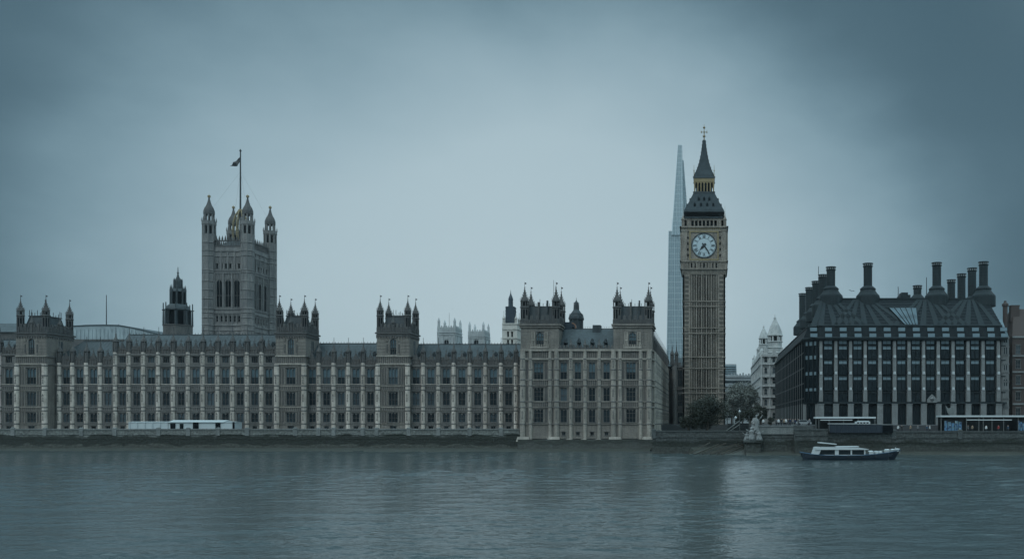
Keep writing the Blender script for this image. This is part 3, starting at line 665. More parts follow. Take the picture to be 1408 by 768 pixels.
# ------------------------------------------------------------------ projecting north pavilion with two towers
def pavilion():
    Y = 249.2; z = lambda p: Z(p, Y); x0, x1 = X(715.5, Y), X(896.5, Y); D = 20
    t = thing('palace_pavilion', 'projecting pale stone pavilion standing in the river, between its two turreted roof towers', 'palace', ((x0 + x1) / 2, Y, 0))
    Xp = lambda p: X(p, Y)
    tw = [(740.5, 2.85), (867.5, 2.85)]; cb = [(775, 2.0), (794.5, 2.0), (814, 2.0), (834, 2.0)]
    allw = [(Xp(a), c) for a, c in tw + cb]
    rows = [(z(598), z(593), [(Xp(a), 1.2) for a, _ in cb] ), (z(580), z(561.5), allw), (z(551), z(532), allw), (z(521), z(497.5), allw), (z(491), z(484), [(Xp(a), 1.9) for a, _ in cb])]
    b = MB(); b.xf = shift(0, Y)
    facade(b, x0, x1, -1.2, z(481), rows)
    b.box(x0, x1, .8, D, -1.2, z(481) - .3)
    for p in (582.5, 559.5, 551.8, 529.8, 521.8): string(b, x0, x1, z(p), .22, .3, 2 if p in (521.8, 551.8) else 0)
    for p, h, d in ((493.3, .5, .5), (481.2, .55, .6)): string(b, x0, x1, z(p), h, d, 2)
    b.box(x0 - .15, x1 + .15, -.35, .02, z(602.5), z(599.5))
    b.build('wall', ['warm', 'panel', 'warmpale'], t)
    b = MB(); b.xf = shift(0, Y)
    for pb, pt in ((559, 552.3), (529.3, 522.3), (492.8, 482)): b.box(x0, x1, -.05, .02, z(pb), z(pt)); ribs(b, x0 + .3, x1 - .3, z(pb), z(pt), .6, .2, .17, 1)
    for a, c in tw:
        u = Xp(a)
        for pb, pt in ((580, 561.5), (551, 532), (521, 497.5)):
            for sg in (-1, 1):
                b.box(u + sg * (c / 2 + .3), u + sg * 4.1, -.05, .02, z(pb), z(pt))
                for k in (.28, 1.3, 2.3): b.box(u + sg * (c / 2 + k) - .13, u + sg * (c / 2 + k) + .13, -.2, .02, z(pb) - .1, z(pt) + .1, 1)
    for a, c in cb:
        u = Xp(a)
        for pb, pt in ((580, 561.5), (551, 532), (521, 497.5)):
            for sg in (-1, 1): b.box(u + sg * (c / 2 + .4) - .08, u + sg * (c / 2 + .4) + .08, -.14, .02, z(pb), z(pt), 1)
    b.build('tracery', ['panel', 'warm'], t)
    for i, r in enumerate(rows):
        for u, ww in r[2]:
            big = ww > 2.5
            place('window', win(ww, r[1] - r[0], 3 if big else 2, (2 if big else 1) if 0 < i < 4 else 0, upper=i == 3), (u, Y, r[0]), t)
    bz = -.9; rg = [z(p) for p in (582.5, 559.5, 551.8, 529.8, 521.8, 508, 493.3)]
    me = buttress_mesh(bz, z(480.5), rg, r=.56, mat='warmpale'); big = buttress_mesh(bz, z(480.5), rg, r=.76, mat='warmpale')
    for p in (785, 804.5, 824): place('buttress', me, (Xp(p), Y, bz), t)
    for p in (719, 729.5, 756.5, 765.5, 843.5, 852.5, 881, 892.5): place('buttress', big if p in (719, 765.5, 843.5, 892.5) else me, (Xp(p), Y, bz), t)
    for p, ww in ((720, 1.9), (762, 1.9), (846, 1.9), (892, 1.9), (783, .9), (803, .9), (823, .9)):     # pale foot blocks on the footing
        q = MB(); q.frust((Xp(p) - ww, Xp(p) + ww, Y - 1.5, Y - .3), (Xp(p) - ww + .3, Xp(p) + ww - .3, Y - .9, Y - .3), z(606.5 if ww > 1 else 604), z(598.5) - (.3 if ww > 1 else .9)); q.build('plinth', ['warmpale'], t, at=(Xp(p), Y, z(606)))
    b = MB(); b.frust((x0 - .6, x1 + .6, Y - 2.4, Y + 8), (x0 - .4, x1 + .4, Y - 1.4, Y + 8), -1.4, z(603.5)); b.build('footing', ['weed2'], t)
    # parapet over the middle
    b = MB(); b.xf = shift(0, Y); a0, a1 = Xp(768), Xp(844); zc, zp = z(481) + .2, z(476)
    b.box(a0, a1, -.1, .3, zc, zp - .4); ribs(b, a0, a1, zc, zp - .4, .6, .2, .14, 0, -.1); merlons(b, a0, a1, zp - .42, zp + .5, 1.0, .6, .3)
    for p in (785, 804.5, 824): b.lathe(Xp(p), 0, [(.5, zc), (.5, zp + .2), (.65, zp + .3), (.3, zp + 1.0), (.05, zp + 2.2)], 8)
    b.build('parapet', ['sooty'], t)
    b = MB(); b.xf = shift(0, Y); zr = Z(453, Y + 8)
    b.frust((a0 - .5, a1 + .5, .9, D), (a0 - .5, a1 + .5, 7, 9), zc, zr); b.box(a0, a1, 7.5, 8.5, zr, zr + .3, 1)
    for i in range(32): xx = a0 + (a1 - a0) * i / 31; b.tube((xx, .92, zc), (xx, 7.02, zr), .09, n=4); b.tube((xx, 8, zr), (xx, 8, zr + .9), .05, n=4, m=1)
    b.box(Xp(811) , Xp(822), 6, 9, zr - 2, Z(446.5, Y + 6), 1)
    for i in range(4): b.ext([(Xp(776 + 18.5 * i) - .6, zc + 2), (Xp(776 + 18.5 * i) + .6, zc + 2), (Xp(776 + 18.5 * i), zc + 3.4)], 1.2, 4, 1)
    b.build('roof', ['slate', 'dome'], t)
    b = MB(); y = Y + 7; zz = Z(454, y)                  # covered roof ventilator with orange rim
    b.box(X(776, y), X(786, y), y, y + 3, zz - 3, Z(442.5, y)); b.ext([(X(786, y) + r_ * math.cos(a), zz + 1.0 + r_ * math.sin(a)) for r_, a in [(1.25, math.pi * k / 8) for k in range(9)]] , y + .2, y + 2.8, 0)
    b.ext([(X(786, y) + 1.35 * math.cos(a), zz + 1.0 + 1.35 * math.sin(a)) for a in [math.pi * (-1 + k) / 10 for k in range(7)]] + [(X(786, y) + 1.0 * math.cos(a), zz + 1 + 1.0 * math.sin(a)) for a in [math.pi * (5 - k) / 10 for k in range(7)]], y + .1, y + .3, 1)
    b.build('roof_vent', ['sheet', 'rust'], t)
    # the two towers over the ends
    for pa, pb_, sc_ in ((716, 768.5, 1), (843.5, 896, 1)):
        u0, u1 = Xp(pa), Xp(pb_); uc = (u0 + u1) / 2; dp = 10.6; Wd = u1 - u0
        b = MB(); b.xf = shift(0, Y)
        facade(b, u0, u1, z(481) + .2, z(447), [(z(476), z(455.5), [(uc, 2.3)])]); b.box(u0, u1, .8, dp, z(481) + .2, z(447) - .1)
        for p, h, d in ((449.5, .4, .35), (446.3, .5, .6)):
            string(b, u0, u1, z(p), h, d, 0)
            b.xf = right_face(u1, Y); string(b, 0.02, dp, z(p), h, d, 0); b.xf = left_face(u0, Y + dp); string(b, 0, dp - .02, z(p), h, d, 0); b.xf = shift(0, Y)
        for sg in (-1, 1):
            for k in (1.55, 2.15): b.box(uc + sg * k - .16, uc + sg * k + .16, -.3, .02, z(477), z(456), 1)
            b.box(uc + sg * 1.85 - .5, uc + sg * 1.85 + .5, -.4, .02, z(468), z(466.5), 1)
            for p in (474, 469.5, 465, 460.5, 456): b.box(uc + sg * 2.6, uc + sg * (Wd / 2 - .1), -.04, .02, z(p) - .05, z(p) + .05, 0)
        b.box(uc - 2.6, uc + 2.6, -.45, .02, z(478.5), z(476.2), 1); ribs(b, uc - 2.5, uc + 2.5, z(476.2), z(473), .5, .2, .4, 1)
        b.xf = right_face(u1, Y)
        for k in (-1.2, 0, 1.2): b.box(dp / 2 + k - .12, dp / 2 + k + .12, -.15, .02, z(477), z(456), 0)
        b.build('tower_stage', ['warm', 'warmpale'], t)
        place('window', win(2.3, z(455.5) - z(476), 3, 2, glass='glass', arch=True, upper=True), (uc, Y, z(476)), t)
        b = MB(); zc, zp = z(445.5), z(439)
        for xf, L in ((shift(u0, Y), Wd), (right_face(u1, Y), dp), (left_face(u0, Y + dp), dp), (lambda p, u1=u1: (u1 - p[0], Y + dp - p[1], p[2]), Wd)):
            b.xf = xf; b.box(.3, L - .3, -.1, .2, zc, zp); ribs(b, .5, L - .5, zc, zp, .55, .2, .16, 0, -.1); merlons(b, .8, L - .8, zp - .02, zp + 1.3, 1.5, .55, .3)
        b.xf = None; b.build('tower_parapet', ['sooty'], t)
        s = Y / F; tm = turret_mesh(1.15, 23 * s, 9 * s, 20 * s, 1.4)
        for u, y in ((u0 + .95, Y + .9), (u1 - .95, Y + .9), (u0 + .95, Y + dp - .9), (u1 - .95, Y + dp - .9)): place('turret', tm, (u, y, zc), t)
        b = MB(); zr = z(419)
        b.frust((u0 + 1.4, u1 - 1.4, Y + 1.3, Y + dp - 1.3), (u0 + 2.2, u1 - 2.2, Y + 2.6, Y + dp - 2.6), zc, zr)
        for i in range(8):
            u = u0 + 2.2 + (Wd - 4.4) * i / 7
            b.tube((u, Y + 2.6, zr), (u, Y + 2.6, zr + .8 + 1.2 * (i in (0, 3, 7))), .08, n=4, m=1)
        b.box(uc - .9, uc - .4, Y + 1.2, Y + 2.2, zc, zr + 1.0, 2); b.box(uc + 1.6, uc + 2.0, Y + 1.6, Y + 2.5, zc, zr + 1.5, 0)
        b.build('tower_roof', ['dome', 'iron', 'sooty'], t)
    b = MB(); b.tube((Xp(757), Y + 5, z(440)), (Xp(757), Y + 5, z(381)), .09, .05); b.tube((Xp(758.6), Y + 6, z(440)), (Xp(758.6), Y + 6, z(388)), .07, .04); b.build('mast', ['iron'], t)
    return t
pavilion()

# north return wing, receding towards the clock tower
def side_wing():
    xw = X(896.4, 249.2) ; Y0, Y1 = 249.9, 346.0; L = Y1 - Y0; Yr = 249.2; z = lambda p: Z(p, Yr)
    t = thing('palace_wing', 'long receding palace side wing with small spires, between pavilion and clock tower', 'palace', (xw, (Y0 + Y1) / 2, 5))
    b = MB(); b.xf = right_face(xw, Y0); n = 17; us = [L * (i + .5) / n for i in range(n)]
    rows = [(z(580), z(562), [(u, 2.6) for u in us]), (z(551), z(532), [(u, 2.6) for u in us]), (z(521), z(498), [(u, 2.6) for u in us])]
    facade(b, 0, L, -1, z(482), rows)
    b.box(.3, L, .8, 13, -1, z(482) - .3)
    for p in (582.5, 559.5, 551.8, 529.8, 521.8, 493.3, 481.2): string(b, 0, L, z(p), .4, .4, 1)
    for pb, pt in ((559, 552.3), (529.3, 522.3), (492.8, 482)): ribs(b, .3, L - .3, z(pb), z(pt), .7, .2, .17, 0)
    merlons(b, 0.2, L, z(481), z(475), 1.5, .6, .35)
    b.build('wall', ['warm', 'warmpale'], t)
    for r in rows:
        me = win(2.6, r[1] - r[0], 2, 1)
        for u in us: place('window', me, (xw, Y0 + u, r[0]), t, rz=R(90))
    me = buttress_mesh(4.0, z(480.5), [z(p) for p in (582.5, 559.5, 551.8, 529.8, 521.8, 493.3)], r=.7, mat='warmpale'); pm = pinnacle_mesh(.6, 5.4)
    for i in range(1, n + 1):
        place('buttress', me, (xw, Y0 + L * i / n, 4.0), t, rz=R(90)); place('pinnacle', pm, (xw, Y0 + L * i / n, z(478)), t)
    b = MB(); b.hexa([(xw - 12, Y0 + 10.5, z(481)), (xw - .6, Y0 + 10.5, z(481)), (xw - .6, Y1, z(481)), (xw - 12, Y1, z(481)),
                      (xw - 6.5, Y0 + 10.5, z(466)), (xw - 5.5, Y0 + 10.5, z(466)), (xw - 5.5, Y1, z(466)), (xw - 6.5, Y1, z(466))])
    b.build('roof', ['slate'], t)
side_wing()
def link_block():
    Y = 338; z = lambda p: Z(p, Y); x0, x1 = X(926, Y), X(948, Y)
    t = thing('palace_block', 'narrow dark stone block wedged between side wing and clock tower', 'palace', ((x0 + x1) / 2, Y, 6))
    u = X(936.5, Y); rows = [(z(582), z(566), [(u, 2.8)]), (z(558), z(541), [(u, 2.8)]), (z(531), z(508), [(u, 2.8)])]
    b = MB(); b.xf = shift(0, Y); facade(b, x0, x1, 4, z(503), rows); b.box(X(917, Y), x0, 3, 12, 4, z(505), 0); b.box(x0, x1, .8, 12, 4, z(503) - .2)
    for p in (586, 562, 535, 504): string(b, x0, x1, z(p), .5, .5)
    merlons(b, x0, x1, z(503), z(497.5), 1.6, .6, .4)
    b.build('wall', ['sooty', 'stone'], t)
    for r in rows: place('window', win(2.8, r[1] - r[0], 3, 1), (u, Y, r[0]), t)
    me = buttress_mesh(4, z(503), [z(p) for p in (586, 562, 535)], r=.9, mat='stone')
    for p in (927.5, 945): place('buttress', me, (X(p, Y), Y, 4), t)
    pm = pinnacle_mesh(.8, 7.5)
    for p in (924, 930, 941): place('pinnacle', pm, (X(p, Y), Y + 1, z(500)), t)
    b = MB(); b.frust((x0 - 3, x1, Y + 1, Y + 12), (x0 + 1, x1 - 1, Y + 5, Y + 7), z(503), z(490)); b.build('roof', ['slate'], t)
link_block()

# ------------------------------------------------------------------ the clock tower
def clock_tower():
    Y = 290; s = Y / F; z = lambda p: Z(p, Y); xc = X(968, Y); hw = 29.4 * s; yc = Y + hw
    t = thing('clock_tower', 'tall brown stone clock tower with white dial and dark spire', 'clock tower', (xc, yc, 5))
    faces = [lambda p: (xc + p[0], yc - p[2 - 1], p[2])]
    def face(k, dist):                                   # wall space for each of the four sides
        a = k * math.pi / 2; c, s_ = math.cos(a), math.sin(a)
        return lambda p: (xc + p[0] * c - (p[1] - dist) * s_ * -1 * -1 if False else xc + p[0] * c + (dist - p[1]) * s_, yc + p[0] * s_ - (dist - p[1]) * c, p[2])
    # shaft
    b = MB(); b.box(xc - hw + .5, xc + hw - .5, yc - hw + .5, yc + hw - .5, 3, z(372))
    st = [z(p) for p in (540, 533, 506, 490.5, 458, 450.5, 421, 414)]
    for k in range(4):
        b.xf = face(k, hw - .5)
        cor = 2.6
        for sg in (-1, 1): b.box(sg * (hw - cor), sg * (hw - .06), -.44, .1, 3, z(376), 1)
        for zz in st: b.box(-hw - .05, hw + .05, -.6, .05, zz - .15, zz + .15, 1)
        n = 11
        for i in range(n):                               # panel ribs, wider piers every third
            u = -hw + cor + (2 * hw - 2 * cor) * (i + .5) / n * 1.0
            wd = .34 if i % 2 == 0 else .2
            b.box(u - wd / 2, u + wd / 2, -.4 if i % 2 == 0 else -.28, .05, 3, z(376), 1)
        for zz in st + [z(376)]:
            for i in range(n):
                u = -hw + cor + (2 * hw - 2 * cor) * (i + .5) / n; g = (2 * hw - 2 * cor) / n
                b.ext([(u - g / 2 - .3, zz), (u + g / 2 + .3, zz), (u + .1, zz - .6), (u - .1, zz - .6)], -.2, .04, 1)
        for i in (3, 4, 6, 7):                           # slit windows
            u = -hw + cor + (2 * hw - 2 * cor) * (i + .0) / n + (2 * hw - 2 * cor) / n * .5 - .6
            for a, c in ((532, 508), (489, 459), (449, 422), (412, 381)): b.box(u - .2, u + .2, -.06, .02, z(a), z(c), 2)
        for sg in (-1, 1):
            for j in range(34):                          # quoin panels on the corner piers
                zz = 6 + j * (z(378) - 6) / 34; b.box(sg * (hw - 2.0), sg * (hw - .7), -.5, -.42, zz + .25, zz + 1.1, 0)
    b.xf = None; b.build('shaft', ['ctdark', 'ctstone', 'dark'], t)
    # corbelled clock stage
    h2 = 31.3 * s
    b = MB(); b.frust((xc - hw, xc + hw, yc - hw, yc + hw), (xc - h2, xc + h2, yc - h2, yc + h2), z(377), z(370)); b.box(xc - h2, xc + h2, yc - h2, yc + h2, z(370), z(312.5))
    for k in range(4):
        b.xf = face(k, h2)
        for p, h, d in ((370, .35, .3), (359.5, .4, .4), (317.5, .4, .35), (312.5, .5, .5)): b.box(-h2 - d, h2 + d, -d, .05, z(p) - h / 2, z(p) + h / 2, 0)
        ribs(b, -h2 + 1, h2 - 1, z(370), z(360), 1.05, .4, .25, 0)
        for i in range(7): u = -h2 + 3.4 + i * (2 * h2 - 6.8) / 6; b.box(u - .3, u + .3, -.04, .02, z(368), z(362), 2)
        for sg in (-1, 1):
            b.box(sg * (h2 - 1.1) - .9, sg * (h2 - 1.1) + .9, -.22, .02, z(359), z(318), 0)
            for zz in (351, 343, 335, 327): b.lathe(sg * (h2 - 2.2), -.1, [(.05, z(zz) - .5), (.4, z(zz)), (.05, z(zz) + .5)], 4, 2)
        ribs(b, -h2 + 2.4, h2 - 2.4, z(317), z(313), .7, .3, .2, 1)
    b.xf = None; b.build('clock_stage', ['ctstone', 'gold', 'dark'], t)
    # clock faces
    fr = 19.2 * s; rd = 16.2 * s; zd = z(338)
    for k in range(4):
        f = face(k, h2); org = f((0, -.02, zd))
        b = MB(); b.xf = f
        b.box(-fr, fr, -.12, .02, zd - fr, zd + fr * .98, 3)
        for sg in (-1, 1): b.box(sg * fr - .22, sg * fr + .22, -.38, .02, zd - fr - .22, zd + fr + .2, 1)
        for zz in (zd - fr, zd + fr): b.box(-fr + .22, fr - .22, -.38, .02, zz - .22, zz + .22, 1)
        n = 48
        def disc(r0, r1, y0, y1, m):
            A = [2 * math.pi * i / n for i in range(n)]
            if r0 == 0: b.ext([(r1 * math.sin(a), zd + r1 * math.cos(a)) for a in A], y0, y1, m); return
            for a, c in zip(A, A[1:] + A[:1]): b.ext([(r0 * math.sin(a), zd + r0 * math.cos(a)), (r1 * math.sin(a), zd + r1 * math.cos(a)), (r1 * math.sin(c), zd + r1 * math.cos(c)), (r0 * math.sin(c), zd + r0 * math.cos(c))], y0, y1, m)
        disc(0, rd, -.22, .02, 0); disc(rd, rd + .28, -.36, .02, 2); disc(rd * .60, rd * .62, -.235, -.2, 2); disc(rd * .955, rd * .975, -.235, -.2, 2)
        for i in range(60):
            a = i * math.pi / 30; r0, r1 = rd * .93, rd * .97; w_ = .04
            b.ext([(r0 * math.sin(a) - w_ * math.cos(a), zd + r0 * math.cos(a) + w_ * math.sin(a)), (r1 * math.sin(a) - w_ * math.cos(a), zd + r1 * math.cos(a) + w_ * math.sin(a)),
                   (r1 * math.sin(a) + w_ * math.cos(a), zd + r1 * math.cos(a) - w_ * math.sin(a)), (r0 * math.sin(a) + w_ * math.cos(a), zd + r0 * math.cos(a) - w_ * math.sin(a))], -.238, -.2, 2)
        cf = b.build('clock_face', ['dial', 'gold', 'iron', 'ctstone'], t, at=org)
        RN = ['XII', 'I', 'II', 'III', 'IV', 'V', 'VI', 'VII', 'VIII', 'IX', 'X', 'XI']
        for i, txt in enumerate(RN):
            nb = MB(); nb.xf = f; a = i * math.pi / 6; wid = {'I': .26, 'V': .5, 'X': .5}; tot = sum(wid[c] for c in txt); uu = -tot / 2
            def pt(u, v): 
                r_ = rd * .64 + v * rd * .27
                return (r_ * math.sin(a) + u * math.cos(a), zd + r_ * math.cos(a) - u * math.sin(a))
            def stroke(u0, v0, u1, v1, w_=.1): nb.ext([pt(u0 - w_, v0), pt(u0 + w_, v0), pt(u1 + w_, v1), pt(u1 - w_, v1)], -.25, -.2, 0)
            for c in txt:
                w_ = wid[c]; m_ = uu + w_ / 2
                if c == 'I': stroke(m_, 0, m_, 1, .085)
                if c == 'V': stroke(m_, 0, uu + .06, 1); stroke(m_, 0, uu + w_ - .06, 1, .05)
                if c == 'X': stroke(uu + .06, 0, uu + w_ - .06, 1, .05); stroke(uu + w_ - .06, 0, uu + .06, 1)
                uu += w_
            nb.build('numeral', ['iron'], cf, at=f((rd * .78 * math.sin(a), -.2, zd + rd * .78 * math.cos(a))))
        for nm, ang, ln_, wd, tail in (('hour_hand', R(222), rd * .58, .30, .22), ('minute_hand', R(144), rd * .90, .17, .24)):
            hb = MB(); hb.xf = f; dx, dz = math.sin(ang), math.cos(ang)
            P = lambda u, v: (v * dx + u * dz, zd + v * dz - u * dx)
            y0 = -.32 if nm == 'hour_hand' else -.4
            hb.ext([P(-wd, 0), P(-wd * 1.5, ln_ * .35), P(-wd * .5, ln_ * .75), P(0, ln_), P(wd * .5, ln_ * .75), P(wd * 1.5, ln_ * .35), P(wd, 0), P(wd * 1.3, -rd * tail), P(-wd * 1.3, -rd * tail)], y0, y0 + .06, 0)
            hb.ext([(.55 * math.sin(q), zd + .55 * math.cos(q)) for q in [2 * math.pi * i / 16 for i in range(16)]], y0 - .005, y0 + .065, 0)
            hb.build(nm, ['iron'], cf, at=org)
    # belfry arcade
    h3 = 27.2 * s
    b = MB(); b.box(xc - h3 + .7, xc + h3 - .7, yc - h3 + .7, yc + h3 - .7, z(312), z(298), 1); b.box(xc - h3, xc + h3, yc - h3, yc + h3, z(302), z(298.5)); b.box(xc - h3, xc + h3, yc - h3, yc + h3, z(312.4), z(311.2))
    for k in range(4):
        b.xf = face(k, h3)
        for sg in (-1, 1): b.box(sg * (h3 - .9) - .9, sg * (h3 - .9) + .9, 0, .8, z(311.2), z(302))
        for i in range(8): u = -h3 + 2.1 + i * (2 * h3 - 4.2) / 7; b.box(u - .22, u + .22, 0, .7, z(311.2), z(302)); 
        for i in range(7): u = -h3 + 2.1 + (i + .5) * (2 * h3 - 4.2) / 7; b.ext([(u - .8, z(302)), (u - .8, z(304.5)), (u - .3, z(302.3)), (u + .3, z(302.3)), (u + .8, z(304.5)), (u + .8, z(302))], .05, .6)
        b.box(-h3 - .35, h3 + .35, -.35, .05, z(299.5), z(297.5), 2)
    b.xf = None; b.build('belfry', ['ctstone', 'dark', 'ctroof'], t)
    s2 = yc / F; z = lambda p: Z(p, yc); s, s_front = s2, s
    # lower roof (concave iron slope) with dormers
    b = MB(); lv = [(297.6, 27.5), (294, 26.3), (286, 22), (277, 18), (269, 14.4)]
    for (p0, r0), (p1, r1) in zip(lv, lv[1:]):
        b.frust((xc - r0 * s, xc + r0 * s, yc - r0 * s, yc + r0 * s), (xc - r1 * s, xc + r1 * s, yc - r1 * s, yc + r1 * s), z(p0), z(p1))
    b.build('lower_roof', ['ctroof'], t)
    for k in range(4):
        for p, us, rr in ((288, (-12.5, -4.2, 4.2, 12.5), 23), (279, (-7, 0, 7), 19)):
            for u in us:
                f = face(k, rr * s); b = MB(); b.xf = f
                b.ext([(u * s - .42, z(p) - .5), (u * s + .42, z(p) - .5), (u * s + .42, z(p) + .5), (u * s, z(p) + 1.2), (u * s - .42, z(p) + .5)], -.25, 1.5, 0)
                b.ext([(u * s - .25, z(p) - .35), (u * s + .25, z(p) - .35), (u * s + .25, z(p) + .4), (u * s, z(p) + .7), (u * s - .25, z(p) + .4)], -.29, -.2, 1)
                b.build('dormer', ['ctroof', 'dark'], t, at=f((u * s, 0, z(p))))
    # gilded lantern
    h4 = 13.7 * s
    b = MB(); b.box(xc - h4 + .7, xc + h4 - .7, yc - h4 + .7, yc + h4 - .7, z(269), z(248), 1); b.box(xc - h4 - .3, xc + h4 + .3, yc - h4 - .3, yc + h4 + .3, z(269.3), z(267), 2)
    b.box(xc - h4, xc + h4, yc - h4, yc + h4, z(253.5), z(248.5), 0)
    for k in range(4):
        b.xf = face(k, h4)
        for i in range(7): u = -h4 + .25 + i * (2 * h4 - .5) / 6; b.box(u - .17, u + .17, 0, .35, z(267), z(253.5)); b.box(u - .2, u + .2, -.1, .02, z(253.5), z(249.5))
        for i in range(6): u = -h4 + .25 + (i + .5) * (2 * h4 - .5) / 6; b.ext([(u - .4, z(253.5)), (u - .4, z(256)), (u, z(253.8)), (u + .4, z(256)), (u + .4, z(253.5))], .05, .3)
    b.xf = None; b.build('lantern', ['gold', 'dark', 'dome'], t)
    b = MB(); lv = [(248.6, 14.6), (246.5, 13.4), (243, 12.4), (236, 9.6), (226, 6.6), (214, 4.2), (203, 2.6), (193, 1.5)]
    for (p0, r0), (p1, r1) in zip(lv, lv[1:]):
        b.frust((xc - r0 * s, xc + r0 * s, yc - r0 * s, yc + r0 * s), (xc - r1 * s, xc + r1 * s, yc - r1 * s, yc + r1 * s), z(p0), z(p1))
        for sx in (-1, 1):
            for sy in (-1, 1):
                b.tube((xc + sx * r0 * s, yc + sy * r0 * s, z(p0)), (xc + sx * r1 * s, yc + sy * r1 * s, z(p1)), .14, n=4)
                for q in (.25, .75):
                    rr = (r0 + (r1 - r0) * q) * s; zz = z(p0 + (p1 - p0) * q); b.lathe(xc + sx * (rr + .12), yc + sy * (rr + .12), [(.02, zz - .1), (.17, zz + .05), (.02, zz + .35)], 4)
    b.build('spire', ['ctroof'], t)
    b = MB(); b.tube((xc, yc, z(195)), (xc, yc, z(171)), .22, .06); b.lathe(xc, yc, [(.05, z(189.5)), (.5, z(188)), (.5, z(187)), (.05, z(185.5))], 8)
    b.lathe(xc, yc, [(.05, z(177.5)), (.42, z(176)), (.42, z(175)), (.05, z(173.5))], 8)
    for a in range(4): c, s_ = math.cos(a * math.pi / 2), math.sin(a * math.pi / 2); b.tube((xc, yc, z(182)), (xc + .95 * c, yc + .95 * s_, z(181.5)), .12, .08); b.lathe(xc + .95 * c, yc + .95 * s_, [(.03, z(183.5)), (.22, z(182)), (.03, z(179.5))], 6)
    b.build('finial', ['gold'], t)
    pm = pinnacle_mesh(.55, 20 * s, ('ctstone', 'gold'), 1.6, 'ct')
    for sx in (-1, 1):
        for sy in (-1, 1):
            place('pinnacle', pm, (xc + sx * (h2 - .6), yc + sy * (h2 - .6), Z(312, 290)), t)
            b = MB(); cx, cy = xc + sx * h4, yc + sy * h4; b.tube((cx, cy, z(250)), (cx, cy, z(231)), .12, .05); b.lathe(cx, cy, [(.03, z(240)), (.25, z(238.5)), (.03, z(237))], 6); b.build('finial', ['gold'], t, at=(cx, cy, z(250)))
    return t
clock_tower()

